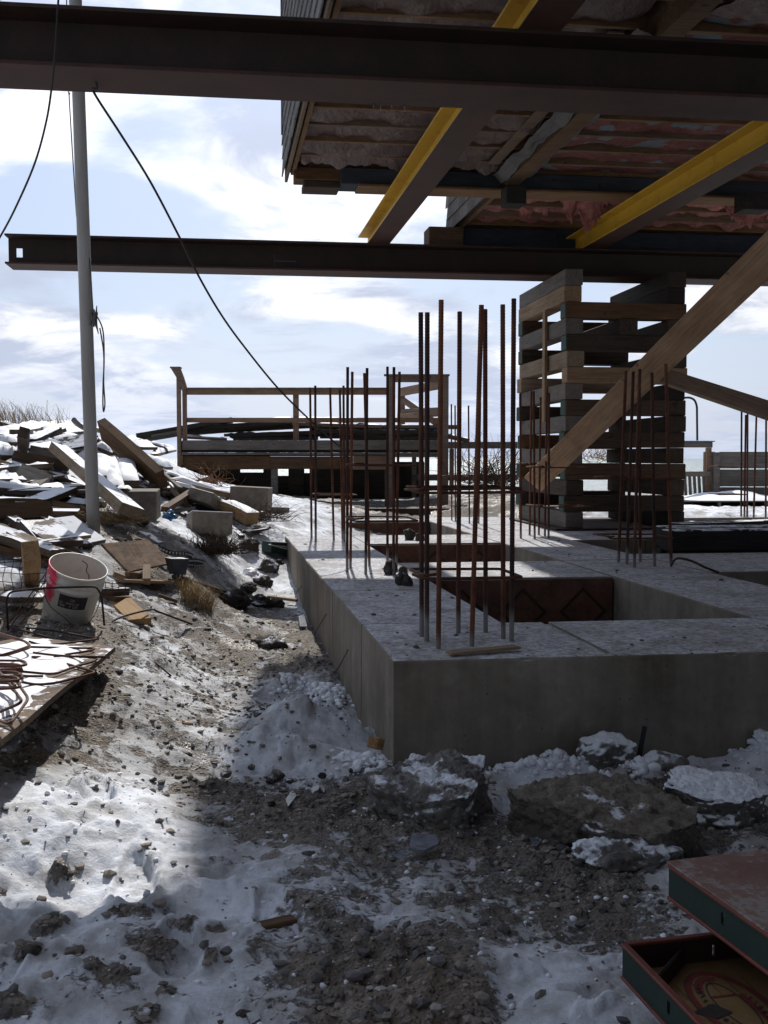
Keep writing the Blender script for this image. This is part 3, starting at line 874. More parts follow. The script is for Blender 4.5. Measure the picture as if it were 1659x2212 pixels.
def picker(dens, y0=1.3, y1=9.0):
    def f(rs, N):
        M = N * 7
        Y = y0 * (y1 / y0) ** rs.rand(M)
        X = (rs.rand(M) * 1.3 - .65) * (Y + .25)
        c = snow(X, Y)
        d = dens(X, Y, c)
        k = (rs.rand(M) < d) & ~inslab(X, Y)
        return X[k][:N], Y[k][:N]
    return f
clump = lambda X, Y: sstep(.42, .68, fbm(X * 3.2, Y * 3.2, 4, 91))
wallnear = lambda X, Y: np.exp(-((Y - 3.55) / .35) ** 2) * sstep(-1.1, -.5, X) + np.exp(-((X + .55 + .16 * (Y - 3.7)) / .35) ** 2) * sstep(9, 4, Y) * sstep(3.6, 4.4, Y)
_sl = G(430, 1450); slope_ = lambda X, Y: np.exp(-((X - _sl.x) / .6) ** 2 - ((Y - _sl.y) / 1.2) ** 2)
batch_stones('gravel_dark', 5000, M_PEB[0], 3, .003, .019, picker(lambda X, Y, c: (1 - sstep(.1, .8, c)) * (.10 + clump(X, Y) * .55) + wallnear(X, Y) * .6 * (1 - c) + .02 + slope_(X, Y) * .45))
batch_stones('gravel_brown', 7500, M_PEB[1], 5, .003, .017, picker(lambda X, Y, c: (1 - sstep(.1, .75, c)) * (.15 + clump(X + 3, Y) * .6) + wallnear(X, Y) * .5 * (1 - c) + .02 + slope_(X, Y) * .4))
batch_stones('gravel_pale', 3200, M_PEB[2], 8, .003, .016, picker(lambda X, Y, c: (1 - sstep(.1, .7, c)) * (.1 + clump(X + 9, Y + 2) * .6) + .01))
slabspots = lambda rs, N: (lambda s, t_: (O0.x + E1.x * s + E2.x * t_, O0.y + E1.y * s + E2.y * t_))(rs.rand(N) * 2.4, rs.rand(N) ** 1.3 * 6)
_hg = hground
rs = np.random.RandomState(4)

# ================================================================= FOUNDATION
fnd = thing('concrete_foundation', W(0, 0, 0), 'grid of raw concrete foundation walls dusted with snow, rebar standing out of its top', 'foundation')
ZB = -.25
def strip(s0, s1, t0, t1, z1=ZT, z0=ZB, name='grade_beam', mat=None, c=.007):
    cen = W((s0 + s1) / 2, (t0 + t1) / 2, (z0 + z1) / 2)
    v, f = cbox((s1 - s0) / 2, (t1 - t0) / 2, (z1 - z0) / 2, c, ax=(E1.copy(), E2.copy(), UP.copy()))
    # a little unevenness along the top edges
    return part(name, mesh(name, v, f), mat or M_CONC, fnd, Matrix.Translation(cen))
g = .005
def rough(name, org, dl, di, L, prof, n, seed, endfaces=True):
    """concrete swept along dl; prof = (inward, z, roughness) from the outer foot over the top edge and back down"""
    V = []; Fc = []; m = len(prof)
    for i_ in range(n + 1):
        x_ = L * i_ / n
        chip = max(0, mnoise.noise(Vector((x_ * 9, seed, 3))) - .25) * .022 + max(0, mnoise.noise(Vector((x_ * 40, seed, 8)))) * .004
        for (a_, z_, r_) in prof:
            k_ = mnoise.fractal(Vector((x_ * 2.2, z_ * 2.2, seed)), 1, 2, 3) * .0022
            V.append(org + dl * x_ + di * (a_ + (k_ + chip if r_ == 1 else k_ if r_ == 2 else 0)) + UP * (z_ - (chip * .9 if r_ == 1 else 0)))
    for i_ in range(n):
        for j_ in range(m):
            k2 = (j_ + 1) % m
            Fc.append((i_ * m + j_, (i_ + 1) * m + j_, (i_ + 1) * m + k2, i_ * m + k2))
    Fc.append(tuple(range(m))); Fc.append(tuple(n * m + j_ for j_ in range(m))[::-1])
    V, Mx = centred(V)
    me = mesh(name, V, Fc)
    bm_ = bmesh.new(); bm_.from_mesh(me); bmesh.ops.recalc_face_normals(bm_, faces=bm_.faces); bm_.to_mesh(me); bm_.free()
    return part(name, me, M_CONC, fnd, Mx)
PRF = lambda w_: [(0, ZB, 0), (0, .0, 2), (0, .1, 2), (0, .2, 2), (0, .3, 2), (0, ZT - .012, 2), (.001, ZT - .005, 1), (.005, ZT - .001, 1), (.012, ZT, 0), (w_, ZT, 0), (w_, ZB, 0)]
rough('grade_beam', W(0, 0, 0), E1, E2, 7.5, PRF(.05), 420, 1)
for t0, t1 in ((.05, .84), (.84 + 2 * g, 2.0), (2.0 + 2 * g, 3.5), (3.5 + g, 6.05)): rough('grade_beam', W(0, t0, 0), E2, E1, t1 - t0, PRF(.62), int((t1 - t0) * 60), 2)
strip(0.62, .80, .05, .80, c=0); strip(.835, 1.8, .05, .80, c=0); strip(.80, .835, .05, .797, ZT - .010, c=0)
strip(1.8, 7.5, .05, .83, c=0)
strip(1.803, 2.5, .83 + g, 3.5, ZT - .002); strip(1.803, 2.5, 3.5 + g, 8.9)
strip(.62 + g, 1.8 - g, 2.5, 3.5, ZT - .003)
strip(2.5 + g, 7.5, 2.65, 3.93, ZT - .002)
strip(.62 + g, 1.8 - g, 5.08, 6.05)
strip(2.5 + g, 3.2, 5.3, 9.0, ZT - .003); strip(3.2 + g, 7.5, 5.3, 7.0); strip(3.2 + g, 7.5, 8.4, 9.4); 
strip(.85, 1.8 - g, 8.1, 8.65, ZT - .002)
# rusty form panels left standing against the inner faces
for (s0, s1, tt) in ((.64, 1.79, 2.5), (.64, 1.79, 5.08), (.86, 1.79, 8.1)):
    fp = strip(s0, s1, tt - .022, tt - .004, ZT - .012, .0, 'form_panel', M_PANELR, .002)
    for k in range(3):
        cxx = s0 + .2 + k * .38
        r = .15
        dv = [(-r, 0), (0, -r), (r, 0), (0, r)]
        Vd = []
        for m in (1.0, .84):
            for (a_, b_) in dv: Vd.append(W(cxx + a_ * m, tt - .0265, .20 + b_ * m))
        for m in (1.0, .84):
            for (a_, b_) in dv: Vd.append(W(cxx + a_ * m, tt - .0225, .20 + b_ * m))
        Fd = []
        for q in range(4):
            n_ = (q + 1) % 4
            Fd += [(q, n_, 4 + n_, 4 + q), (q, 8 + q, 8 + n_, n_), (4 + q, 4 + n_, 12 + n_, 12 + q)]
        Vd, Mx = centred(Vd)
        part('raised_diamond', mesh('diamond', Vd, Fd), M_RUST_D, fp, Mx)
# wires poking out of the left face
for k, (p0, p1, p2) in enumerate([((752, 1403), (742, 1445), (731, 1462)), ((705, 1325), (690, 1370), (688, 1390)), ((652, 1265), (642, 1290), (634, 1310))]):
    P = []
    for (u, v), off in ((p0, .0), (p1, .03), (p2, .05)):
        d = ray(u, v)   # meet the left face (s=0), then stand off a little
        nrm = Vector((E2.y, -E2.x, 0))
        tt = (O0.dot(nrm) - Vector((0, 0, EYE)).dot(nrm)) / (Vector(d).dot(nrm))
        q = Vector((0, 0, EYE)) + Vector(d) * tt
        P.append(q - nrm * off)
    v, f = tube(smoothline(P, 5), .0025, 5); v, Mx = centred(v)
    part('tie_wire', mesh('tie_wire', v, f, True), M_RUST_D, fnd, Mx)

# ================================================================= STEEL BEAMS
def plate_holes(L, H, T, holes):
    """plate in the x-z plane with rectangular holes (x0,x1,z0,z1)"""
    xs_ = sorted({0, L} | {h[0] for h in holes} | {h[1] for h in holes}); zs_ = sorted({0, H} | {h[2] for h in holes} | {h[3] for h in holes})
    out = []
    for a in range(len(xs_) - 1):
        for b in range(len(zs_) - 1):
            cx_, cz_ = (xs_[a] + xs_[a + 1]) / 2, (zs_[b] + zs_[b + 1]) / 2
            if any(h[0] < cx_ < h[1] and h[2] < cz_ < h[3] for h in holes): continue
            out.append(cbox((xs_[a + 1] - xs_[a]) / 2, T / 2, (zs_[b + 1] - zs_[b]) / 2, 0, (cx_, 0, cz_)))
    return join(out)

def ibeam(name, base, dirv, L, Wd, H, label, mats, tf=.019, tw=.013, holes=(), group=None):
    """base = start of the centre line on the underside"""
    th = thing(name, base, label, 'steel beam', group)
    x = Vector(dirv).normalized(); y = UP.cross(x)
    M = Matrix.Translation(base) @ Matrix((x, y, UP)).transposed().to_4x4()
    v, f = cbox(L / 2, Wd / 2, tf / 2, .003, (L / 2, 0, tf / 2)); part('bottom_flange', mesh('flange', v, f), mats[0], th, M)
    v, f = cbox(L / 2, Wd / 2, tf / 2, .003, (L / 2, 0, H - tf / 2)); part('top_flange', mesh('flange', v, f), mats[1], th, M)
    v, f = plate_holes(L, H - 2 * tf, tw, holes); part('web', mesh('web', [Vector(p) + Vector((0, 0, tf)) for p in v], f), mats[2], th, M)
    return th, M
ZB1 = EYE + 1.90
BH, BW = .292, .36
pn = PZ(0, 136, ZB1)
nb = UP.cross(E1)                       # horizontal, across the beams, away from the eye
base1 = pn + nb * (BW / 2) - E1 * 1.6
th, M1 = ibeam('steel_beam', base1, E1, 12.0, BW, BH, 'near dark steel beam crossing the whole picture below the raised house', (M_STEELR, M_STEEL, M_STEEL))
for k, (x, h) in enumerate(((3.45, .03), (3.49, .045), (3.55, .025), (3.62, .035))):
    v, f = tube([M1 @ Vector((x, .165, .001)), M1 @ Vector((x + .002, .165, -h))], .004, 5, radii=[.004, .0006]); v, Mx = centred(v)
    part('icicle', mesh('icicle', v, f, True), M_ICE, th, Mx)
pn2 = PZ(10, 569, ZB1)
base2 = pn2 + nb * (BW / 2)
th2, M2 = ibeam('steel_beam', base2, E1, 14.0, BW, BH, 'far dark steel beam resting on the timber tower, slot cut through its left end', (M_STEELR, M_STEEL, M_STEEL), holes=[(.075, .135, .075, .165)])
for ln in ((2.63, .05, 2.63, .17), (2.63, .11, 2.85, .105)):     # chalk ticks on the web
    v, f = cbox(abs(ln[2] - ln[0]) / 2 + .002, .0006, abs(ln[3] - ln[1]) / 2 + .002, 0, ((ln[0] + ln[2]) / 2, -.0075, (ln[1] + ln[3]) / 2 + .01))
    part('chalk_mark', mesh('chalk', v, f), M_ROPE, th2, M2)

ZY = ZB1 + BH
YH, YW = .218, .225
for X, lab, y1 in ((1.55, 'yellow painted steel beam left of centre, running back over the far dark beam', 11.45), (3.84, 'yellow painted steel beam at the right, running back over the far dark beam', 12.0)):
    b0 = HL(X + YW / 2 + .01, y1, ZY + .002)
    yb, MY = ibeam('steel_beam', b0, HL(X, 2.0, 0) - HL(X, 10, 0), 10.3, YW, YH, lab, (M_YEL, M_YEL, M_YEL), tf=.014, tw=.010, group='yellow beams under the house')
    v, f = cbox(5.15, YW / 2 - .001, .002, 0, (5.15, 0, -.0025)); part('rusty_underside', mesh('scale', v, f), M_STEELR, yb, MY)
    for k, xx in enumerate((3.1, 3.3, 4.6, 6.2)):
        v, f = cbox(.006, .0008, .04 - .006 * k, 0, (xx, .006 + .0005, .10)); part('scratch', mesh('scratch', v, f), M_STEEL, yb, MY)

# ================================================================= RAISED HOUSE
ZH = EYE + 2.59
house = thing('raised_house', HL(.7, 9.6, 3.6), 'grey shingled house lifted on steel beams, open joists and pink insulation seen from below', 'house')
XW = .61                      # outer face of the shingles
KE = E1.y / E1.x
XREF = [XW]
def YS(X, Y): return Y + (X - XREF[0]) * KE
def hbox(name, X0, X1, Y0, Y1, z0, z1, mat, c=0.0, par=None):
    """box along the building axes: X across, Y along the axis"""
    e1 = Vector((1, E1.y / E1.x, 0)); e2 = Vector((RR, 1, 0))
    cen = HL((X0 + X1) / 2, YS((X0 + X1) / 2, (Y0 + Y1) / 2), (z0 + z1) / 2)
    v, f = cbox((X1 - X0) / 2, (Y1 - Y0) / 2, (z1 - z0) / 2, c, ax=(e1, e2, UP.copy()))
    return part(name, mesh(name, v, f), mat, par or house, Matrix.Translation(cen))
wall = hbox('wall', XW + .03, XW + .075, -5.0, 9.58, ZH + .02, 5.75, W_GREY)
hbox('wall', XW + .075, 8.5, 9.50, 9.56, ZH + .34, 5.75, W_GREY)
hbox('trim_board', XW + .03, XW + .055, -5.0, 9.60, ZH - .075, ZH + .018, W_JOIST, .003)
hbox('sill_board', XW + .077, XW + .115, 1.0, 9.5, ZH - .035, ZH + .24, W_JOIST, .003)
hbox('subfloor', XW + .12, 8.5, -5.0, 9.49, ZH + .243, ZH + .27, W_BRN)
hbox('shadow_roof', XW + .0, 9.0, -5.2, 9.7, 5.76, 5.95, W_DARK)  # unseen slab over the house, added for the shadow it casts
# shingles: the ones at the far corner each on their own, the rest as one mesh
rnd = random.Random(5)
SH = .142
e2n = Vector((RR, 1, 0)).normalized()
def shing(L, H, T=.011):
    v, f = cbox(T / 2, L / 2, H / 2, .0)
    return v, f
shmeshes = [mesh('shingle', *shing(L, SH + .03)) for L in (.095, .12, .14, .165)]
shl = (.095, .12, .14, .165)
cnt = 0; rest = []
for c in range(15):
    z = ZH - .03 + c * SH
    Y = 9.60 - (c % 2) * .05
    while Y > -1.0:
        k = rnd.randrange(4); L = shl[k]
        P = HL(XW + .012, Y - L / 2, z + (SH + .03) / 2 + rnd.uniform(-.003, .003))
        R = Matrix.Rotation(math.atan2(-e2n.x, e2n.y), 4, 'Z') @ Matrix.Rotation(.075, 4, 'Y')
        M = Matrix.Translation(P) @ R
        if c < 13 and Y > 9.6 - 3.2 + c * .02 and cnt < 290:
            part('shingle', shmeshes[k], M_SHING, wall, M); cnt += 1
        else:
            v, f = shing(L, SH + .03); rest.append(([M @ p for p in v], f))
        Y -= L + .004
v, f = join(rest); o = part('shingle_cladding', mesh('cladding', v, f), M_SHING, wall); o['kind'] = 'stuff'
# joists and what hangs between them
hbox('rim_joist', XW + .117, 8.4, 9.505, 9.545, ZH - .0, ZH + .335, W_BRN)
for k in range(17):
    Y = 9.40 - k * .406
    hbox('joist', XW + .117, 8.4, Y - .019, Y + .019, ZH, ZH + .24, W_JOIST, .002)
def sheet(name, X0, X1, Y0, Y1, zf, nx, ny, mat, par=house, thick=0, smooth=True):
    V = []; Fc = []
    for a in range(nx + 1):
        for b in range(ny + 1):
            X = X0 + (X1 - X0) * a / nx; Y = Y0 + (Y1 - Y0) * b / ny
            V.append(HL(X, YS(X, Y), zf(X, Y)))
    for a in range(nx):
        for b in range(ny):
            q = a * (ny + 1) + b; Fc.append((q, q + 1, q + ny + 2, q + ny + 1))
    V, Mx = centred(V)
    return part(name, mesh(name, V, Fc, smooth), mat, par, Mx)
N3 = lambda x, y, z=0: mnoise.fractal(Vector((x, y, z)), 1.0, 2.0, 4)
for k in range(16):
    Y0 = 9.38 - k * .406 - .387; Y1 = 9.38 - k * .406 - .002
    sheet('insulation_batt', 2.9 if k else XW + .13, 8.3, Y0 + .001, Y1 - .001, lambda X, Y: ZH + .04 + .032 * N3(X * 2.4, Y * 3, k) + .006 * N3(X * 30, Y * 30, 3), 130, 10, M_PINK)
sheet('vapour_sheet', XW + .125, 2.55, 3.0, 8.98, lambda X, Y: ZH + .028 + .045 * N3(X * 2.3, Y * 2.3, 1) + .012 * N3(X * 11, Y * 7, 1) - (.05 * max(0, Y - 8.5)), 60, 150, M_FILM)
# torn far edge of the sheet
V = []; Fc = []
for a in range(61):
    X = XW + .14 + (1.9) * a / 60
    d = .09 + .16 * max(0, N3(X * 4, 2, 2) + .35)
    V += [HL(X, YS(X, 8.97), ZH + .02), HL(X, YS(X, 9.0 + d * .6), ZH + .03 - d * .5), HL(X, YS(X, 9.02 + d), ZH - .01 - d * .3 * abs(N3(X * 20, 1)))]
for a in range(60):
    q = a * 3; Fc += [(q, q + 1, q + 4, q + 3), (q + 1, q + 2, q + 5, q + 4)]
V, Mx = centred(V); part('vapour_sheet', mesh('torn_edge', V, Fc, True), M_FILM, house, Mx)
# boxed girder below the joists with building paper hanging off it
hbox('girder', 2.62, 2.76, 2.5, 9.30, ZH - .12, ZH + .24, W_BRN, .004)
for X0, X1, zz, mt in ((2.50, 2.60, -.05, M_PAPER), (2.78, 2.88, -.02, M_PAPER)):
    sheet('building_paper', X0, X1, 6.0, 9.25, lambda X, Y: ZH + zz + .04 * N3(X * 9, Y * 4, 7) - .10 * (1 - abs(X - 2.69) / .2), 8, 60, mt)
hbox('joist_hanger_board', 2.40, 2.50, 6.2, 9.2, ZH - .01, ZH + .0, W_JOIST)
sheet('vapour_sheet', 2.9, 6.5, 4.0, 5.95, lambda X, Y: ZH - .01 + .07 * N3(X * 1.3, Y * 1.7, 9) + .02 * N3(X * 9, Y * 6, 9), 70, 40, M_FILM)

# cross timbers between the yellow beams and the house
XC = lambda u, Y: (u - 829.5) * Y / F * 1.0 - RR * Y
def tl(name, u0, u1, Yn, dep, z0, z1, mat, label, cat, c=.006, group=None, X1=None):
    a = XC(u0, Yn); b = X1 if X1 is not None else XC(u1, Yn)
    e1 = Vector((1, E1.y / E1.x, 0)); e2 = Vector((RR, 1, 0))
    cen = HL((a + b) / 2, Yn + dep / 2 + 0, (z0 + z1) / 2)
    v, f = cbox((b - a) / 2, dep / 2, (z1 - z0) / 2, c, ax=(e1, e2, UP.copy()))
    # keep the left end where it is seen: e1 slopes away to the right
    cen = HL(a, Yn, 0) + e1 * (b - a) / 2 + e2 * dep / 2; cen.z = (z0 + z1) / 2
    return obj(name, mesh(name, v, f), mat, Matrix.Translation(cen), label, cat, group)
ZC0, ZC1 = ZY + YH + .03, ZH - .003
tl('cross_timber', 737, 0, 9.36, .27, ZC0, ZC1, W_BLUE, 'long blue-grey painted timber lying across the yellow beams under the joists', 'timber', X1=7.5)
tl('timber_block', 640, 736.5, 9.34, .20, ZC0 + .035, ZC1, W_BRN, 'brown timber block at the left end of the blue-grey timber', 'timber block')
tl('timber_block', 659, 736, 9.36, .26, ZC0 - .028, ZC0 + .033, W_BRN, 'thin brown block under the left end of the blue-grey timber, lowest of its stack', 'timber block')
tl('packing_plank', 776, 0, 9.33, .28, ZC0 - .028, ZC0 - .002, W_JOIST, 'thin pale plank packed under the blue-grey cross timber', 'plank', X1=7.3)
tl('timber_block', 1091, 1134, 9.28, .20, ZC0 - .19, ZC0 - .031, W_DARK, 'dark square block hanging below the blue-grey timber in front of the pink insulation', 'timber block')
tl('timber_block', 1598, 1659, 9.5, .20, ZC0 - .19, ZC0 - .031, W_DARK, 'dark square block below the blue-grey timber at the right edge', 'timber block')

# rear wing of the house, lower and further off
XV = 2.55
XREF[0] = XV
zv = EYE + 2.5
wing = thing('house_wing', HL(XV, 11.6, zv), 'rear wing of the lifted house with grey shingles and torn pink insulation hanging down', 'house wing')
hbox('wall', XV + .03, XV + .075, 9.75, 11.6, zv + .02, 5.3, W_GREY, par=wing)
hbox('sill_board', XV + .077, XV + .12, 9.75, 11.6, zv - .03, zv + .2, W_JOIST, par=wing)
hbox('sill_board', XV + .125, 8.5, 11.56, 11.60, zv - .03, zv + .2, W_JOIST, par=wing)
hbox('subfloor', XV + .12, 8.5, 9.75, 11.55, zv + .21, zv + .24, W_BRN, par=wing)
cnt = 0
for c in range(9):
    z = zv - .03 + c * SH; Y = 11.62 - (c % 2) * .06
    while Y > 9.8:
        k = rnd.randrange(4); L = shl[k]
        R = Matrix.Rotation(math.atan2(-e2n.x, e2n.y), 4, 'Z') @ Matrix.Rotation(.075, 4, 'Y')
        part('shingle', shmeshes[k], M_SHING, wing, Matrix.Translation(HL(XV + .012, Y - L / 2, z + (SH + .03) / 2)) @ R)
        Y -= L + .006
for k in range(5): hbox('joist', XV + .122, 8.4, 11.2 - k * .406 - .02, 11.2 - k * .406 + .02, zv, zv + .2, W_JOIST, par=wing)
for k in range(4):
    sheet('insulation_batt', XV + .13, 8.3, 11.17 - k * .406 - .36, 11.17 - k * .406, lambda X, Y: zv + .05 + .07 * N3(X * 5, Y * 5, k + 20), 90, 8, M_PINKR, wing)
def rag(Xa, Xb, Y, drop, seed):
    drop *= .8
    V = []; Fc = []; n = max(12, int((Xb - Xa) / .02)); m = 6
    for a in range(n + 1):
        X = Xa + (Xb - Xa) * a / n
        env = max(.12, 1 - abs(a / n * 2 - 1) ** 4)
        d = drop * env * (.5 + .9 * max(0, N3(X * 6, seed, 0) + .3) + 1.1 * max(0, N3(X * 34, seed, 4)) * (N3(X * 3, 9, seed) + .4))
        for b in range(m + 1):
            q = b / m
            V.append(HL(X, Y + .05 * math.sin(q * 3) * N3(X * 8, q * 3, seed) - .12 * (1 - q) ** 2, zv + .07 - q * d - (.03 * N3(X * 30, q * 6, seed))))
    for a in range(n):
        for b in range(m):
            q = a * (m + 1) + b; Fc.append((q, q + 1, q + m + 2, q + m + 1))
    V, Mx = centred(V); part('hanging_insulation', mesh('rag', V, Fc, True), M_PINKR, wing, Mx)
rag(3.05, 3.40, 10.6, .22, 1); rag(3.45, 3.95, 10.5, .30, 2); rag(4.0, 4.7, 10.7, .2, 3); rag(5.1, 6.1, 10.6, .30, 4); rag(6.1, 6.9, 10.7, .24, 5); rag(6.8, 7.6, 10.5, .3, 6)
tl('cross_timber', 925, 0, 11.3, .27, ZY + .002, ZY + .30, W_BLUE, 'dark timber under the rear wing just above the far steel beam', 'timber', X1=7.6)
tl('timber_block', 926, 1000, 11.02, .25, ZY + .002, ZY + .24, W_BRN, 'brown block with a pale sawn end at the left end of the rear dark timber', 'timber block')

# ================================================================= CRIBBING TOWER
C0 = PZ(1221, 1145, ZT)
C0 = Vector((C0.x, C0.y, 0))
TL1, TL2, TWD = 1.27, 1.72, .185
z0 = ZT + .02; zTop = ZB1 - .002
nL = 16; LH = (zTop - z0) / nL
ordn = ['topmost', 'second', 'third', 'fourth', 'fifth', 'sixth', 'seventh', 'eighth', 'ninth', 'tenth', 'eleventh', 'twelfth', 'thirteenth', 'fourteenth', 'fifteenth', 'lowest']
d2 = {0: (W_CRIBG, 'grey'), 1: (W_CRIBL, 'pale'), 3: (W_CRIBG, 'grey'), 5: (W_CRIBL, 'pale'), 7: (W_CRIBG, 'grey'), 9: (W_CRIBG, 'grey'), 11: (W_CRIBG, 'grey'), 13: (W_CRIB, 'dark'), 15: (W_CRIBG, 'grey')}
rc = random.Random(3)
GRP = 'timbers of the cribbing tower'
for L in range(nL):
    zt = zTop - L * LH; zc = zt - LH / 2
    hh = LH / 2 - .0012
    if L in d2:
        mt, cn = d2[L]
        spots = [(0, 'left'), (1, 'right')]
        if L == 3: spots.append((.52, 'middle'))
        for q, side in spots:
            j = rc.uniform(-.012, .012); s = q * (TL1 - TWD) + TWD / 2 + j
            cen = C0 + E1 * s + E2 * (TL2 / 2 + rc.uniform(-.02, .02))
            cen.z = zc
            v, f = cbox(TL2 / 2, TWD / 2, hh, .006)
            M = Matrix.Translation(cen) @ Matrix((E2, -E1, UP)).transposed().to_4x4() @ Matrix.Rotation(rc.uniform(-.008, .008), 4, 'Z')
            m_ = mt if side == 'left' else W_CRIB  # right-hand timbers take the shade-darkened colour
            obj('cribbing_timber', mesh('cribbing_timber', v, f), m_, M, '%s cribbing timber running back along the %s of the tower, %s layer' % (cn if side == 'left' else 'dark', side + ' side' if side != 'middle' else 'middle', ordn[L]), 'timber', GRP)
    else:
        light = L == 6
        for q, side in ((0, 'front'), (1, 'back')):
            t_ = q * (TL2 - TWD) + TWD / 2 + rc.uniform(-.015, .015)
            cen = C0 + E2 * t_ + E1 * (TL1 / 2 + rc.uniform(-.01, .015) - .01); cen.z = zc
            v, f = cbox(TL1 / 2, TWD / 2, hh, .006)
            M = Matrix.Translation(cen) @ Matrix((E1, nb, UP)).transposed().to_4x4() @ Matrix.Rotation(rc.uniform(-.008, .008), 4, 'Z')
            mt = W_ORANGE if light else (W_BRN if L in (6, 2, 10, 12) else W_CRIB)
            o = obj('cribbing_timber', mesh('cribbing_timber', v, f), mt, M, '%s cribbing timber running crosswise at the %s of the tower, %s layer' % ('tan' if light else 'dark', side, ordn[L]), 'timber', GRP)
            if not light:
                v, f = cbox(.0015, TWD / 2 - .008, hh - .008, 0, (-TL1 / 2 - .002, 0, 0)); part('painted_end', mesh('painted_end', v, f), M_GREEN if L != 13 else M_YBLK, o, M)
                v, f = cbox(.0015, TWD / 2 - .008, hh - .008, 0, (TL1 / 2 + .002, 0, 0)); part('painted_end', mesh('painted_end', v, f), M_GREEN, o, M)
v, f = cbox(TL1 / 2 + .1, TL2 / 2 + .1, .009, .002); cen = C0 + E1 * TL1 / 2 + E2 * TL2 / 2; cen.z = ZT + .0105
obj('base_plate', mesh('base_plate', v, f), M_RUST_D, Matrix.Translation(cen) @ Matrix((E1, nb, UP)).transposed().to_4x4(), 'rusty steel plate between the concrete and the cribbing tower', 'plate')

def lumber(name, A, B, w_, t_, mat, label, cat, up=UP, roll=0.0, c=.003, group=None, cap=0.0, cover=1.0, seed=0, parent=None, jag=0.0):
    M = frame(A, B, up, roll); L = (Vector(B) - Vector(A)).length
    if jag:      # snapped ends and a slight bow
        rj = random.Random(int((M.translation.x * 977 + M.translation.y * 131) * 100))
        ny_ = 6; nx_ = 4; v = []; f = []; bow = rj.uniform(-.012, .012)
        ends = [[rj.random() ** 2 * jag for _ in range(ny_ + 1)] for _ in range(2)]
        for z_ in (-1, 1):
            for i_ in range(nx_ + 1):
                for j_ in range(ny_ + 1):
                    a_ = i_ / nx_ * 2 - 1; x_ = a_ * L / 2
                    if i_ == 0: x_ += ends[0][j_]
                    if i_ == nx_: x_ -= ends[1][j_]
                    v.append(Vector((x_, (j_ / ny_ * 2 - 1) * w_ / 2, z_ * t_ / 2 + bow * (1 - a_ * a_))))
        K_ = (nx_ + 1) * (ny_ + 1); q_ = lambda i_, j_, z_: z_ * K_ + i_ * (ny_ + 1) + j_
        for i_ in range(nx_):
            for j_ in range(ny_):
                f += [(q_(i_, j_, 1), q_(i_ + 1, j_, 1), q_(i_ + 1, j_ + 1, 1), q_(i_, j_ + 1, 1)), (q_(i_, j_, 0), q_(i_, j_ + 1, 0), q_(i_ + 1, j_ + 1, 0), q_(i_ + 1, j_, 0))]
            f += [(q_(i_, 0, 0), q_(i_ + 1, 0, 0), q_(i_ + 1, 0, 1), q_(i_, 0, 1)), (q_(i_, ny_, 0), q_(i_, ny_, 1), q_(i_ + 1, ny_, 1), q_(i_ + 1, ny_, 0))]
        for j_ in range(ny_):
            f += [(q_(0, j_, 0), q_(0, j_, 1), q_(0, j_ + 1, 1), q_(0, j_ + 1, 0)), (q_(nx_, j_, 0), q_(nx_, j_ + 1, 0), q_(nx_, j_ + 1, 1), q_(nx_, j_, 1))]
    else: v, f = cbox(L / 2, w_ / 2, t_ / 2, min(c, t_ * .3))
    me = mesh(name, v, f)
    o = obj(name, me, mat, M, label, cat, group) if parent is None else part(name, me, mat, parent, M)
    if cap > 0: part('snow_cover', snowcap(L, w_ * .98, cap, seed, cover, t_ / 2), M_SNOW, o, M)
    return o

# diagonal braces
A = PY(*R4(440, 1238), 9.75); B = PY(*R4(1575, 134), 6.6); d = (B - A)
viewup = Vector((0, -1, .12))
lumber('diagonal_brace', A - d * .125, B + d * .35, .215, .045, W_ORANGE, 'long tan plank leaning diagonally from the ground by the tower up to the right edge', 'brace', up=viewup)
A = PY(1440, 815, 10.3); B = PY(1700, 900, 8.6); d = B - A
lumber('diagonal_brace', A - d * .12, B + d * 2.2, .17, .05, W_ORANGE, 'brown plank sloping down to the right from the middle of the tower', 'brace', up=viewup)
Pn = C0 + E2 * .62 - E1 * .03
lumber('upright_strip', Vector((Pn.x, Pn.y, PY(1175, 912, Pn.y).z)), Vector((Pn.x, Pn.y, PY(1173, 672, Pn.y).z)), .10, .03, W_CRIBL, 'narrow pale board standing upright against the left face of the tower', 'board', up=-E1)

# timbers stacked in the pit at the right
for k, (s0, s1, t0, t1, za, zb) in enumerate([(2.85, 6.2, 4.1, 4.32, -.02, .20), (2.95, 6.2, 4.1, 4.32, .205, .40), (2.9, 6.2, 4.12, 4.33, .405, .575), (2.9, 6.0, 4.40, 4.62, -.02, .20), (2.95, 6.2, 4.40, 4.62, .205, .40), (3.0, 6.3, 4.42, 4.64, .405, .58)]):
    cen = W((s0 + s1) / 2, (t0 + t1) / 2, (za + zb) / 2)
    v, f = cbox((s1 - s0) / 2, (t1 - t0) / 2, (zb - za) / 2 - .001, .008)
    obj('stacked_timber', mesh('stacked_timber', v, f), W_DARK_S if k in (2, 5) else W_DARK, Matrix.Translation(cen) @ Matrix((E1, nb, UP)).transposed().to_4x4(),
        '%s black timber of the %s row stacked in the pit right of the tower' % (('lowest', 'middle', 'topmost')[k % 3], 'front' if k < 3 else 'back'), 'timber', 'timbers stacked in the foundation pit')
lumber('long_timber', PZ(1462, 1147, .5), PZ(1740, 1136, .5), .2, .14, W_DARK_S, 'long dark timber lying on the concrete behind the pit at the right', 'timber')

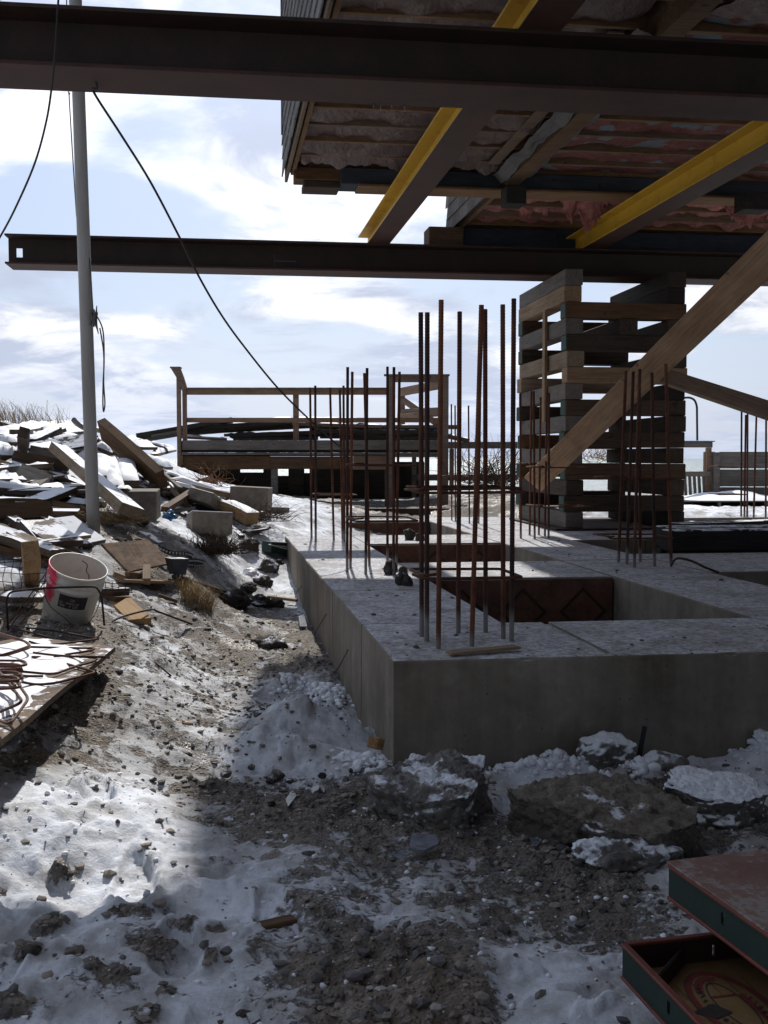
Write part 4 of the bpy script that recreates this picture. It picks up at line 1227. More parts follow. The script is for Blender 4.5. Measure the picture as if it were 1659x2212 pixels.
# ================================================================= REINFORCEMENT
def rebar(p0, p1, r, near, parent, hook=None):
    p0 = Vector(p0); p1 = Vector(p1)
    L = (p1 - p0).length
    st = .0062 if near else .05
    n = int(L / st)
    pts = [p0.lerp(p1, i / n) for i in range(n + 1)]
    if near:
        radii = [r * (1.0 if i % 2 else 1.13) for i in range(n + 1)]
    else:
        radii = [r] * (n + 1)
    if hook: pts += hook; radii += [r] * len(hook)
    V, Fc = tube(pts, r, 8 if near else 6, radii=radii)
    if near:      # two lengthwise ribs and slanting lugs
        for i in range(len(pts)):
            for k in range(8):
                q = V[i * 8 + k]; c_ = pts[i]
                s = 1.07 if k in (0, 4) else (1.0 if (i + k) % 2 else .97)
                V[i * 8 + k] = c_ + (q - c_) * s
    V, Mx = centred(V)
    return part('rebar', mesh('rebar', V, Fc, True), M_BAR, parent, Mx)

def cage(bars, label, r, near, hoops, zt=ZT):
    b0 = PZ(*bars[0][1], zt)
    th = thing('rebar_cage', b0, label, 'rebar cage', 'rebar cages standing out of the concrete')
    for top, bot in bars:
        B = PZ(*bot, zt); T = PY(*top, B.y)
        rebar(B - (T - B).normalized() * .05, T, r, near, th)
    for pts, rr in hoops:
        V, Fc = tube(fillet(pts, .025, 4), rr, 6)
        V, Mx = centred(V)
        part('tie_hoop', mesh('tie_hoop', V, Fc, True), M_RUST, th, Mx)
    return th
zr = lambda v, Y: PY(829, v, Y).z
def hoop(s0, s1, t0, t1, z, tilt=0, tail=.06, jit=0):
    P = [W(s0 - tail * .6, t0 + tail, z + .012), W(s0, t0, z), W(s1, t0, z + tilt), W(s1, t1, z + tilt * 1.2 + jit), W(s0, t1, z + .004), W(s0 + .004, t0 + .01, z + .012), W(s0 + tail, t0 + tail * .6, z + .014)]
    return P
near_bars = [((909, 675), (911, 1375)), ((923, 675), (922, 1385)), ((953, 648), (947, 1401)), ((993, 673), (990, 1368)), ((1040, 659), (1019, 1396)), ((1048, 668), (1049, 1366)), ((1086, 658), (1087, 1380)), ((1110, 645), (1105, 1385))]
z1_ = zr(1243, 4.05); z2_ = zr(1063, 4.1)
cage(near_bars, 'nearest rebar cage of eight tall rusty bars at the front corner of the foundation', .0093, True,
     [(hoop(.17, .56, .28, .60, z1_ - .008), .0065), (hoop(.15, .565, .27, .62, z2_, .002, .05, .01), .0062), (hoop(.155, .56, .285, .61, z2_ + .012, .004, -.02, .0), .005)])
cage([((751, 793), (750, 1236)), ((761, 803), (757, 1226)), ((787, 806), (798, 1222)), ((793, 795), (790, 1240)), ((837, 792), (837, 1222)), ((851, 793), (850, 1242)), ((863, 803), (856, 1228))],
     'second rebar cage of seven rusty bars on the left wall, behind the nearest cage', .0105, False,
     [(hoop(.19, .58, 2.52, 2.95, zr(1120, 6.5)), .006), (hoop(.19, .58, 2.5, 2.95, zr(1005, 6.5)), .006)])
cage([((670, 837), (673, 1163)), ((681, 833), (682, 1170)), ((713, 837), (721, 1166)), ((734, 842), (740, 1164)), ((742, 833), (744, 1170))],
     'third rebar cage of five thin bars at the far end of the left wall', .0115, False,
     [(hoop(.2, .55, 5.1, 5.4, zr(1067, 9.1), 0, .03), .006)])
cage([((1124, 848), (1125, 1163)), ((1148, 845), (1144, 1156)), ((1153, 845), (1155, 1164)), ((1168, 858), (1164, 1156)), ((1182, 845), (1177, 1158)), ((1186, 849), (1185, 1163))],
     'rebar cage of six bars in front of the left face of the timber tower', .011, False,
     [(hoop(2.22, 2.72, 5.35, 5.75, zr(1010, 9.3), 0, .05), .007), (hoop(2.22, 2.72, 5.35, 5.75, zr(1095, 9.3), 0, .05), .007)])
cage([((1352, 802), (1336, 1214)), ((1368, 803), (1354, 1218)), ((1382, 797), (1370, 1225)), ((1381, 812), (1383, 1213)), ((1408, 805), (1414, 1223)), ((1438, 786), (1450, 1222))],
     'dark rebar cage of six bars right of the middle, in front of the timber tower', .0115, False,
     [(hoop(1.98, 2.42, 3.0, 3.35, zr(1030, 7.4), -.01, .05), .0065), (hoop(1.98, 2.42, 3.0, 3.35, zr(1152, 7.4), .0, .03), .006)])
cage([((1602, 886), (1601, 1116)), ((1611, 896), (1608, 1117)), ((1615, 892), (1614, 1117)), ((1634, 897), (1628, 1119)), ((1655, 904), (1654, 1120))],
     'thin rebar cage at the right edge in front of the grey board fence', .012, False,
     [(hoop(5.7, 6.1, 8.9, 9.2, zr(1009, 13)), .007), (hoop(5.7, 6.1, 8.9, 9.2, zr(1070, 13)), .007)])
cage([((975, 873), (976, 1124)), ((983, 876), (984, 1126)), ((1012, 876), (1014, 1131)), ((1038, 870), (1034, 1131))],
     'small far rebar cage seen between the bars of the nearest cage', .010, False, [(hoop(2.0, 2.3, 8.2, 8.5, zr(1030, 11.9)), .006)])
P = [PZ(1450, 1222, ZT + .01), PZ(*B3(880, 572), ZT + .09), PZ(*B3(1000, 590), ZT + .085), PZ(*B3(1130, 650), ZT + .05), PZ(*B3(1240, 690), ZT + .02)]
v, f = tube(smoothline(P, 6), .008, 6); v, Mx = centred(v)
obj('loose_rebar', mesh('loose_rebar', v, f, True), M_RUST_D, Mx, 'bent dark bar lying on the concrete beside the dark rebar cage', 'rebar')
# wooden lath and cement lumps on the concrete
a, b = A8(572, 1108), A8(1030, 1068)
lumber('wooden_lath', PZ(a[0], a[1], ZT + .012), PZ(b[0], b[1], ZT + .016), .052, .010, W_TAN, 'thin tan lath lying on the snowy concrete at the foot of the nearest rebar cage', 'lath')
for k, (x, y, r) in enumerate([(195, 570, .055), (280, 580, .035), (268, 640, .042), (305, 645, .038), (320, 345, .06), (385, 350, .045)]):
    u, v = A8(x, y); p = PZ(u, v + 8, ZT)
    obj('cement_lump', rockmesh('cement_lump', (r * .8, r * .8, r * 1.1), k + 50, 3, .4, .15), M_CLOD, Matrix.Translation(p + Vector((0, 0, r * .6))),
        ('dark lump of cement standing on the concrete between the two front rebar cages' if k < 4 else 'dark lump on the concrete edge behind the second pit'), 'lump', 'cement lumps on the foundation')
rs2 = np.random.RandomState(12)
def slabdots(rs_, N):
    s = rs_.rand(N) * 2.45; t_ = rs_.rand(N) ** 1.6 * 6
    ok = (s < .6) | (t_ < .78) | (s > 1.85) | ((t_ > 2.55) & (t_ < 3.4))
    s, t_ = s[ok], t_[ok]
    return O0.x + E1.x * s + E2.x * t_, O0.y + E1.y * s + E2.y * t_
_keep = hground
def hground(x, y, cv=None): return np.full(np.shape(x), ZT)
batch_stones('grit', 420, M_PEB[0], 31, .002, .016, slabdots)
hground = _keep

# ================================================================= FLAG POLE AND CABLES
pb = PY(203, 1150, 7.2); pb.z -= .12
pt1 = PY(163, 0, 7.05); pt = pb + (pt1 - pb) * 1.7
pole = thing('flagpole', pb, 'white leaning flagpole rising out of the rubble heap', 'flagpole')
Mp = frame(pb, pt, up=Vector((0, -1, 0)))
Lp = (pt - pb).length
Mp = Matrix.Translation(pb) @ (pt - pb).to_track_quat('Z', 'Y').to_matrix().to_4x4()
v, f = tube([Vector((0, 0, Lp * k / 12)) for k in range(13)], .045, 24, radii=[.0455 - .006 * k / 12 for k in range(13)])
shaft = part('shaft', mesh('shaft', v, f, True), M_POLE, pole, Mp)
def onpole(z, x=0, y=0): return Mp @ Vector((x, y, z))
hz = 1.0
for k in range(2):
    pass
c0 = PY(205, 693, 7.14)
zz = (Mp.inverted() @ c0).z
v, f = tube([onpole(zz, .044, 0), onpole(zz, .075, 0)], .010, 8)
v2, f2 = tube([onpole(zz + .10, .080, .0), onpole(zz + .03, .072, 0), onpole(zz - .03, .072, 0), onpole(zz - .09, .085, .0)], .008, 8, radii=[.003, .008, .008, .003])
v, f = join([(v, f), (v2, f2)]); v, Mx = centred(v); part('cleat', mesh('cleat', v, f, True), M_ROPE, pole, Mx)
P = [onpole(zz + .42, .046, -.01), onpole(zz + .05, .062, -.02)]
for k in range(14): P.append(onpole(zz + (.045 if k % 2 else -.045) + .002 * k, .068 + .018 * math.sin(k * 1.9), -.02 + .03 * math.cos(k * 2.6)))
P += [onpole(zz - .01, .10, 0), onpole(zz - .10, .122, 0), onpole(zz - .28, .120, 0), onpole(zz - .42, .108, 0), onpole(zz - .56, .101, 0), onpole(zz - .62, .104, 0), onpole(zz - .56, .116, 0), onpole(zz - .42, .112, 0), onpole(zz - .22, .117, .004), onpole(zz - .05, .095, .004)]
v, f = tube(smoothline(P, 5), .0048, 6); v, Mx = centred(v); part('rope', mesh('rope', v, f, True), M_ROPE, pole, Mx)
P = [onpole(Lp * .95, -.05, -.01), onpole(zz + 2.2, -.058, -.01), onpole(zz + 1.56, -.062, -.02), onpole(zz + 1.50, -.05, -.03), onpole(zz + 1.46, -.064, -.01), onpole(zz + 1.0, -.056, 0), onpole(zz + .7, -.046, 0)]
v, f = tube(smoothline(P, 8), .004, 6); v, Mx = centred(v); part('rope', mesh('rope', v, f, True), M_ROPE, pole, Mx)

P = [PY(*q) for q in ((210, 190, 5.36), (203, 200, 5.4), (262, 292, 5.6), (325, 393, 5.8), (388, 513, 6.05), (430, 598, 6.25), (478, 680, 6.5), (530, 752, 6.75), (600, 838, 7.0), (670, 908, 7.3), (722, 955, 7.45))]
P.insert(0, PY(196, 150, 5.32)); P.append(PZ(752, 1215, ZT + .3)); 
v, f = tube(smoothline(P[:-1] + [PY(745, 980, 7.6), PY(756, 1040, 7.5)], 6), .0065, 8); v, Mx = centred(v)
obj('hanging_cable', mesh('hanging_cable', v, f, True), M_CABLE, Mx, 'black cable sagging from the near steel beam down to the rebar in the middle', 'cable')
P = [PY(*q) for q in ((129, -60, 4.55), (126, 0, 4.52), (120, 100, 4.5), (112, 185, 4.6), (100, 262, 4.75), (76, 350, 4.9), (40, 435, 5.05), (4, 505, 5.2), (-60, 610, 5.4))]
v, f = tube(smoothline(P, 6), .0048, 8); v, Mx = centred(v)
obj('hanging_cable', mesh('hanging_cable', v, f, True), M_CABLE, Mx, 'black cable curving down past the left end of the near steel beam', 'cable')

# ================================================================= TERRACE BEHIND (DECK)
def prect(name, u0, v0, u1, v1, Y, dep, mat, parent, c=.004, **kw):
    a = PY(u0, v0, Y); b = PY(u1, v1, Y)
    v, f = cbox(abs(b.x - a.x) / 2, dep / 2, abs(b.z - a.z) / 2, c)
    M = Matrix.Translation(((a.x + b.x) / 2, Y + dep / 2, (a.z + b.z) / 2))
    if parent is None: return obj(name, mesh(name, v, f), mat, M, **kw)
    return part(name, mesh(name, v, f), mat, parent, M)
YD = 16.0
deck = thing('wooden_deck', PY(680, 1085, YD), 'raised wooden terrace with an open railing and bench ends, boards piled on it', 'deck')
r3 = lambda x0, y0, x1, y1: R3(x0, y0) + R3(x1, y1)
def rr(name, x0, y0, x1, y1, Y, dep, mat, **k): return prect(name, *r3(x0, y0, x1, y1), Y, dep, mat, deck, **k)
rr('post', 166, 95, 190, 640, YD - .05, .09, W_RED)
rr('post', 196, 190, 218, 470, YD + .1, .09, W_RED)
# flared top of the left bench end
P = [PY(*R3(135, 96), YD - .06), PY(*R3(185, 96), YD - .06), PY(*R3(205, 150), YD - .06), PY(*R3(220, 200), YD - .06), PY(*R3(194, 215), YD - .06), PY(*R3(168, 150), YD - .06)]
v = [p for p in P] + [p + Vector((0, .05, 0)) for p in P]; n = 6
fcs = [tuple(range(n)), tuple(range(2 * n - 1, n - 1, -1))] + [(i, i + n, (i + 1) % n + n, (i + 1) % n) for i in range(n)]
v, Mx = centred(v); part('bench_end', mesh('bench_end', v, fcs), W_RED, deck, Mx)
rr('end_cap', 134, 93, 187, 101, YD - .08, .14, W_DECK)
rr('top_rail', 218, 199, 1232, 205, YD + .1, .14, W_DECK); rr('top_rail', 218, 206, 1232, 236, YD + .15, .04, W_RED)
rr('middle_rail', 218, 352, 1500, 376, YD + .15, .04, W_RED)
rr('post', 757, 206, 786, 470, YD + .2, .09, W_RED)
rr('post', 1240, 140, 1262, 800, YD - .05, .09, W_RED); rr('post', 1514, 140, 1544, 800, YD - .05, .09, W_RED)
rr('top_rail', 1218, 131, 1552, 139, YD - .1, .16, W_DECK); rr('rail_board', 1263, 140, 1513, 172, YD - .03, .04, W_RED)
rr('post', 1300, 205, 1325, 395, YD + 1.6, .09, W_RED)
for (xa, ya, Ya, xb, yb, Yb, w_) in ((1305, 222, YD + 1.6, 1515, 182, YD, .14), (1310, 328, YD + 1.6, 1515, 320, YD + .1, .13), (1315, 262, YD + 1.55, 1490, 385, YD + .5, .10), (1290, 345, YD + 1.5, 1515, 330, YD + .3, .09)):
    lumber('rail_board', PY(*R3(xa, ya), Ya), PY(*R3(xb, yb), Yb), w_, .04, W_RED, None, None, up=Vector((0, -1, 0)), parent=deck)
rr('side_board', 196, 466, 1496, 515, YD, .045, W_DECK); rr('deck_lip', 190, 527, 1500, 541, YD - .03, .06, W_DECK, c=.01)
rr('deck_beam', 188, 546, 640, 614, YD + .02, .09, W_BRN); rr('deck_beam', 640.6, 548, 1061, 612, YD + .02, .09, W_BRN); rr('deck_beam', 1062, 543, 1250, 615, YD + .02, .09, W_RED); rr('deck_beam', 1264, 528, 1510, 552, YD + .02, .09, W_ORANGE)
rr('beam_block', 180, 542, 198, 592, YD - .02, .05, W_TAN)
for k in range(10):
    Y0 = YD + .06 + k * .27
    prect('deck_board', *R3(200, 470), *R3(1500, 481), Y0 + .03, .255, W_GREY_S, deck)
rr('leg', 646, 600, 680, 785, YD + .05, .09, W_DECK); rr('leg', 1222, 615, 1250, 800, YD + .6, .09, W_DECK); rr('leg', 190, 590, 206, 660, YD + .05, .09, W_DECK)
for k, (x0, x1, y0) in enumerate(((150, 488, 606), (490, 608, 629), (610, 676, 610), (678, 735, 646), (737, 812, 612), (814, 842, 632), (844, 1240, 606), (1242, 1420, 575))):
    rr('dark_backing_board', x0 - 3, y0, x1 + 3, 702, YD + 2.75 + .035 * (k % 2), .03, W_DARK); rr('dark_backing_board', x0 - 3, 699, x1 + 3, 805, YD + 2.68 + .035 * (k % 2), .03, W_DARK)  # dark boards added at the back, standing in for the shade under the deck
rr('rim_board', 192, 516, 1500, 526, YD + .06, .03, W_DARK); rr('rim_board', 192, 541, 1500, 547, YD + .06, .03, W_DARK)
rr('inner_joist', 192, 470, 1500, 545, YD + 2.6, .04, W_DARK)
rr('ground_board', 630, 782, 735, 806, YD - .1, .05, W_GREY, c=.006)
for k, (x0, y0, x1, y1, Y, mt, lb) in enumerate([(720, 812, 1455, 850, 13.2, W_BRN, 'brown board lying across behind the far end of the foundation, left of the concrete'), (1455, 812, 2060, 862, 13.4, W_BRN, 'brown board lying across behind the far end of the foundation, nearer the tower')]):
    a = R3(x0, y0) + R3(x1, y1); prect('ground_board', *a, Y, .05, mt, None, label=lb, cat='board')
# sheets and boards piled on the terrace
rb = random.Random(9)
heap = [(0, 452, 470, 372, .05, 1.0, W_DARK_S), (160, 432, 900, 372, .06, .8, W_DARK), (260, 420, 905, 385, .07, .7, W_DARK), (330, 405, 910, 372, .05, .8, W_DARK_S), (420, 440, 900, 440, .035, .6, W_GREY_S), (450, 448, 905, 432, .05, .5, W_DARK),
        (455, 456, 880, 456, .045, .5, W_GREY), (640, 362, 1120, 366, .035, .6, W_DARK_S), (760, 385, 1210, 398, .04, .5, W_GREY_S), (850, 405, 1500, 412, .05, .6, W_GREY_S), (880, 425, 1490, 430, .05, .6, W_DARK_S), (900, 445, 1500, 448, .05, .5, W_GREY_S),
        (1000, 460, 1520, 464, .03, .5, W_GREY_S), (1150, 400, 1600, 400, .04, .4, W_GREY), (1300, 398, 1650, 470, .05, .4, W_GREY_S), (180, 448, 420, 462, .03, .4, W_GREY_S), (60, 448, 200, 425, .03, .3, W_GREY)]
hw = ['lowest at the left', 'long dark one reaching the left post', 'dark one in the thick of the heap', 'dark snow-edged one on top of the left half', 'grey one in the left half under the dark boards', 'thick dark one in the middle', 'grey one right above the deck edge', 'thin one capping the heap', 'grey one right of the cap board',
      'long grey one in the right half', 'long dark one in the right half', 'long snowy one low in the right half', 'lowest snowy one at the right', 'grey one passing the right posts', 'one sliding off the right end', 'small one beside the left post', 'tapering one sticking out past the left post']
for k, (x0, y0, x1, y1, t_, wd, mt) in enumerate(heap):
    Y = YD + .35 + rb.uniform(0, .25) + wd / 2
    lumber('loose_board', PY(*R3(x0, y0), Y), PY(*R3(x1, y1), Y + rb.uniform(-.1, .2)), wd, t_ * 1.35, mt, 'weathered board heaped on the terrace, ' + hw[k], 'board', roll=rb.uniform(-.06, .06), group='boards heaped on the terrace', cap=.025 if mt in (W_GREY_S, W_DARK_S) else 0, cover=.7, seed=k)

# ================================================================= RIGHT BACKGROUND
YR = 17.0
def r7(x0, y0, x1, y1): return A7(x0, y0) + A7(x1, y1)
rail = thing('seaside_railing', PY(*A7(500, 1050), YR), 'weathered wooden railing with thin balusters between the tower and the grey board fence', 'railing')
prect('top_rail', *r7(-200, 374, 720, 386), YR - .04, .16, W_DECK, rail); prect('rail_board', *r7(-200, 387, 688, 455), YR, .045, W_DECK, rail)
prect('post', *r7(622, 456, 668, 1055), YR + .02, .10, W_RED, rail); prect('post', *r7(595, 505, 620, 1055), YR + .12, .09, W_RED, rail)
prect('lower_rail', *r7(-200, 742, 664, 803), YR - .03, .045, W_DECK, rail)
for k in range(9):
    x = 582 - k * 56
    lumber('baluster', PY(*A7(x - 4, 800), YR + .05), PY(*A7(x + 9, 1030), YR + .05), .045, .03, W_DECK, None, None, up=Vector((0, -1, 0)), parent=rail)
fence = thing('board_fence', PY(*A7(900, 1040), YR), 'grey fence of three wide horizontal boards with gaps, at the right edge', 'fence')
prect('post', *r7(672, 505, 706, 1040), YR + .02, .12, W_GREY, fence); prect('post', *r7(708, 512, 772, 1040), YR - .08, .12, W_DECK, fence)
for y0, y1 in ((506, 705), (719, 922), (932, 1045)): prect('board', *r7(773, y0, 2300, y1), YR + .03, .04, W_GREY, fence)
pipe = [PY(*R4(1196, 848), 16), PY(*R4(1225, 848), 16), PY(*R4(1250, 862), 16), PY(*R4(1262, 895), 16), PY(*R4(1264, 1088), 16)]
pipe.insert(0, PY(*R4(1150, 862), 16))
v, f = tube(fillet(pipe, .15, 5), .017, 8); v, Mx = centred(v)
obj('bent_handrail', mesh('bent_handrail', v, f, True), M_BLACK, Mx, 'black bent pipe handrail standing against the sky right of the tower', 'handrail')
dk2 = thing('low_deck', PY(*A7(800, 1110), 15.5), 'low snow-drifted deck edge below the grey fence at the right', 'deck')
prect('deck_edge', *r7(250, 1100, 2300, 1112), 15.3, 1.6, W_DARK, dk2, c=.002)
for x in (762, 1330): prect('leg', *r7(x, 1113, x + 26, 1232), 15.35, .09, W_TAN, dk2)
prect('dark_backing_board', *r7(250, 1113, 2300, 1205), 16.6, .03, W_DARK, dk2)
def drift(name, u0, u1, v_, Y, dep, H, seed, label):
    a = PY(u0, v_, Y); b = PY(u1, v_, Y); nx, ny = 50, 14; V = []; Fc = []
    for i in range(nx + 1):
        for j in range(ny + 1):
            x = a.x + (b.x - a.x) * i / nx; y = Y + dep * j / ny
            e = math.sin(math.pi * i / nx) ** .4 * math.sin(math.pi * min(1, j / ny + .02)) ** .6
            V.append(Vector((x, y, a.z - .02 + H * e * (.55 + .6 * N3(x * 1.1, y * 1.5, seed) + .2))))
    for i in range(nx):
        for j in range(ny):
            q = i * (ny + 1) + j; Fc.append((q, q + ny + 1, q + ny + 2, q + 1))
    V, Mx = centred(V); return obj(name, mesh(name, V, Fc, True), M_SNOW, Mx, label, 'snow drift', None)
drift('snow_drift', *[A7(430, 1098)[0], A7(2000, 1098)[0]], A7(0, 1098)[1], 15.5, 1.4, .15, 3, 'smooth snow drift lying on the low deck against the grey fence')
drift('snow_drift', *[A7(200, 1240)[0], A7(1250, 1240)[0]], A7(0, 1260)[1], 13.6, 1.5, .13, 8, 'pointed snow drift in front of the low deck right of the tower')
# far fence seen between the bars and the tower
ff = thing('low_fence', PY(1060, 1060, 18.5), 'low weathered two-rail fence left of the tower', 'fence')
prect('rail_board', *R4(-700, 1095), *R4(260, 1133), 18.5, .05, W_DECK, ff); prect('rail_board', *R4(-330, 1278), *R4(260, 1312), 18.5, .05, W_GREY, ff)
for x in (-330, -120, 225): prect('post', *R4(x, 1134), *R4(x + 24, 1420), 18.56, .08, W_DECK, ff)

# ================================================================= GRASS AND BRUSH
def tuft(name, base, n, h, spread, lean, r, mat, label, cat, seed, kind='grass', curl=.3):
    rnd_ = random.Random(seed); parts = []
    for k in range(n):
        a = rnd_.uniform(0, 6.283); q = spread * math.sqrt(rnd_.random())
        p = Vector((base.x + q * math.cos(a), base.y + q * math.sin(a), 0)); p.z = float(hbase(p.x, p.y)) - .01 if kind == 'grass' else base.z
        hh = h * rnd_.uniform(.4, 1.0); dx = Vector((lean[0] + rnd_.gauss(0, curl), lean[1] + rnd_.gauss(0, curl), 0)) * hh
        pts = [p, p + Vector((0, 0, hh * .45)) + dx * .25, p + Vector((0, 0, hh * .85)) + dx * .65, p + Vector((0, 0, hh * (.95 if rnd_.random() < .5 else .7))) + dx * 1.1]
        w_ = r * rnd_.uniform(.6, 1.2); V = []; side = Vector((math.cos(a * 3), math.sin(a * 3) * .3, 0)).normalized()
        for i_, pp in enumerate(pts): V += [pp - side * w_ * (1 - i_ / 3.4), pp + side * w_ * (1 - i_ / 3.4)]
        parts.append((V, [(0, 1, 3, 2), (2, 3, 5, 4), (4, 5, 7, 6)]))
    v, f = join(parts); v, Mx = centred(v)
    return obj(name, mesh(name, v, f), mat, Mx, label, cat, None, 'stuff' if label is None else None)
for k, (u, v_, Y, n, h, s) in enumerate([(30, 915, 14, 230, .42, .75), (90, 925, 14, 90, .25, .5), (120, 935, 13.5, 22, .5, .4), (-60, 900, 14, 260, .45, .8)]):
    b = PY(u, v_, Y); tuft('dune_grass', b, n, h, s, (-.35, 0), .004, M_GRASS, None, None, k, curl=.35)
def twigs(name, base, n, L, mat, label, cat, seed, r=.004, up=.5, spread=.1):
    rnd_ = random.Random(seed); parts = []
    for k in range(n):
        p = base + Vector((rnd_.gauss(0, spread), rnd_.gauss(0, spread * .6), rnd_.uniform(0, spread * .5)))
        d = Vector((rnd_.gauss(0, 1), rnd_.gauss(0, .7), rnd_.random() * up * 2)).normalized(); pts = [p]
        for i_ in range(4):
            d = (d + Vector((rnd_.gauss(0, .35), rnd_.gauss(0, .35), rnd_.gauss(0, .25)))).normalized()
            p = p + d * L * .25 * rnd_.uniform(.6, 1.2); pts.append(p)
        parts.append(tube(pts, r, 4, radii=[r * (1 - .2 * i_) for i_ in range(5)]))
    v, f = join(parts); v, Mx = centred(v)
    return obj(name, mesh(name, v, f), mat, Mx, label, cat)
twigs('dry_shrub', PY(1062, 1050, 15.5), 170, .9, M_ROOT, 'bare brown shrub behind the low fence, left of the tower', 'shrub', 3, .006, .9, .25)
twigs('dry_shrub', PY(1290, 1000, 20), 90, .5, M_GRASS, 'pale dry shrub seen through the gap in the tower', 'shrub', 4, .006, .9, .3)
twigs('root_clump', G(*A2(1010, 1300), .04), 420, .22, M_ROOT, 'dark clump of roots torn out of the bank above the trench', 'roots', 5, .0035, .35, .10)
twigs('root_clump', G(*A1(1180, 1360), .03), 160, .22, M_GRASS, 'straw-coloured roots at the foot of the flagpole', 'roots', 6, .003, .4, .08)
twigs('root_clump', G(*A2(1400, 1010), .03), 140, .32, M_ROOT, 'dark thin roots sticking out of the snow below the terrace leg', 'roots', 7, .0035, .4, .14)
twigs('pine_twig', G(*A2(980, 690), .10), 60, .35, plain('dead_twig', (.16, .07, .03), (.3, .15, .07)), 'orange-brown dead twig on the boards below the terrace', 'twig', 8, .004, .5, .08)
b = G(425, 1310, .0)
tuft('straw_tuft', b, 330, .20, .10, (.5, -.75), .0022, M_GRASS, 'drooping tuft of straw on the edge of the bank right of the bucket', 'straw tuft', 21, curl=.3)
b = G(405, 1285, .0)
tuft('straw_tuft', b, 160, .14, .08, (.2, -.3), .002, M_GRASS, 'shorter tuft of straw just above the drooping one', 'straw tuft', 22, curl=.45)

# ================================================================= RUBBLE HEAP
def gp(view, x, y, h=0.0, dY=0.0):
    p = G(*view(x, y), h)
    if dY:
        u, v = view(x, y); p = PY(u, v, p.y + dY)
    return p
HP = 'loose boards in the snowy rubble heap'
def hb(view, a, b, w_, t_, mat, label, ha=.06, hb_=.06, roll=0., cap=0, cover=1., up=UP, name='loose_board', cat='board', dYa=0, dYb=0, seed=None):
    return lumber(name, gp(view, a[0], a[1], ha, dYa), gp(view, b[0], b[1], hb_, dYb), w_, t_, mat, label, cat, up=up, roll=roll, c=.004, group=HP if cat == 'board' else None, jag=.012, cap=cap, cover=cover, seed=seed if seed is not None else int(a[0] * 3 + a[1]) % 97)
side = Vector((0, -1, .25))
hb(A1, (-60, 480), (460, 385), .30, .05, W_GREY_S, 'long snow-laden board along the top left of the rubble heap', .10, .12, cap=.06)
hb(A1, (200, 430), (740, 350), .22, .045, W_GREY_S, 'snow-laden board forming the crest of the heap left of the flagpole', .14, .14, cap=.05)
hb(A1, (430, 420), (850, 395), .2, .04, W_GREY_S, 'snowy board just below the crest left of the flagpole', .12, .13, cap=.05)
hb(A1, (500, 470), (860, 430), .2, .04, W_DARK_S, 'second snowy board below the crest left of the flagpole', .10, .12, cap=.045)
hb(A1, (300, 520), (560, 400), .16, .035, W_DARK_S, 'short dark board tilted up under the crest of the heap', .10, .16, cap=.02, cover=.6)
hb(A1, (-40, 545), (150, 560), .2, .05, W_GREY_S, 'stubby snowy board at the far left of the heap', .1, .1, cap=.05)
hb(A1, (-60, 650), (130, 700), .25, .06, W_GREY_S, 'thick snow-covered board at the left edge, below the upright block', .08, .08, cap=.08)
hb(A1, (735, 300), (860, 400), .05, .04, W_GREY, 'thin stick poking out of the crest behind the flagpole', .3, .2)
hb(A1, (240, 650), (238, 440), .10, .09, W_BRN, 'brown block standing upright in the upper left of the heap', .02, .42, up=side, name='upright_block', cat='block')
hb(A1, (130, 690), (700, 800), .13, .04, W_BRN, 'dark board standing on edge below the upright block', .12, .12, up=side)
hb(A1, (300, 620), (660, 700), .10, .035, W_GREY, 'grey board on edge with a snowy rim behind the dark one', .14, .14, up=side)
hb(A1, (90, 720), (660, 870), .12, .02, M_TARP, 'blue-black strip lying under the board on edge', .08, .08, roll=.3)
hb(A1, (-40, 760), (420, 890), .10, .04, W_TAN, 'tan board sloping down from the left edge of the heap', .08, .06, up=side)
hb(A1, (60, 760), (380, 840), .22, .02, W_GREY_S, 'flat snow-covered sheet piece behind the tan board at the left', .08, .06, cap=.03)
hb(A1, (590, 600), (1330, 1240), .17, .085, W_TAN_S, 'thick tan plank with snow on its upper half, leaning past the flagpole', .24, .20, roll=-.35, cap=0)
hb(A1, (1040, 400), (1640, 930), .24, .09, W_BRN, 'big brown boxed beam slanting down from the crest right of the flagpole', .36, .18, roll=-1.1, name='boxed_beam', cat='beam')
hb(A2, (60, 180), (690, 760), .05, .14, W_GREY, 'long grey rafter running parallel below the big brown beam', .26, .10, roll=-.2)
hb(A2, (0, 260), (600, 760), .12, .03, W_GREY_S, 'thin snow-lined board lowest of the three slanting ones', .16, .06, cap=.015)
hb(A2, (420, 520), (760, 860), .09, .05, W_BRN, 'lower piece continuing the big slanting beam', .14, .06, roll=-.8)
for k, (pa, pb_, ww, tt, lb) in enumerate([((1255, 745), (1300, 960), .20, .07, 'snow-topped block right of the flagpole under the big beam'), ((1110, 700), (1180, 1000), .14, .05, 'snow-covered slab between the flagpole and the snow-topped block'), ((1010, 680), (1060, 900), .2, .05, 'snow-covered slab right beside the flagpole'), ((1220, 1040), (1330, 1090), .12, .06, 'small tan snow-topped block below the snow-topped block')]):
    hb(A1, pa, pb_, ww, tt, (W_BRN_S if k in (0, 3) else W_GREY_S), lb, .16, .12, cap=.035, name='snowy_block' if k in (0, 3) else 'loose_board', cat='block' if k in (0, 3) else 'board')
hb(A1, (700, 620), (1190, 620), .09, .05, W_BRN, 'brown board crossing behind the flagpole', .05, .05, up=side)
hb(A1, (450, 1010), (640, 1120), .10, .03, W_GREY_S, 'snowy board end in the dark middle of the heap', .06, .06, cap=.03)
hb(A1, (690, 1160), (900, 1180), .16, .03, W_GREY_S, 'low snow-covered board left of the foot of the flagpole', .05, .05, cap=.03)
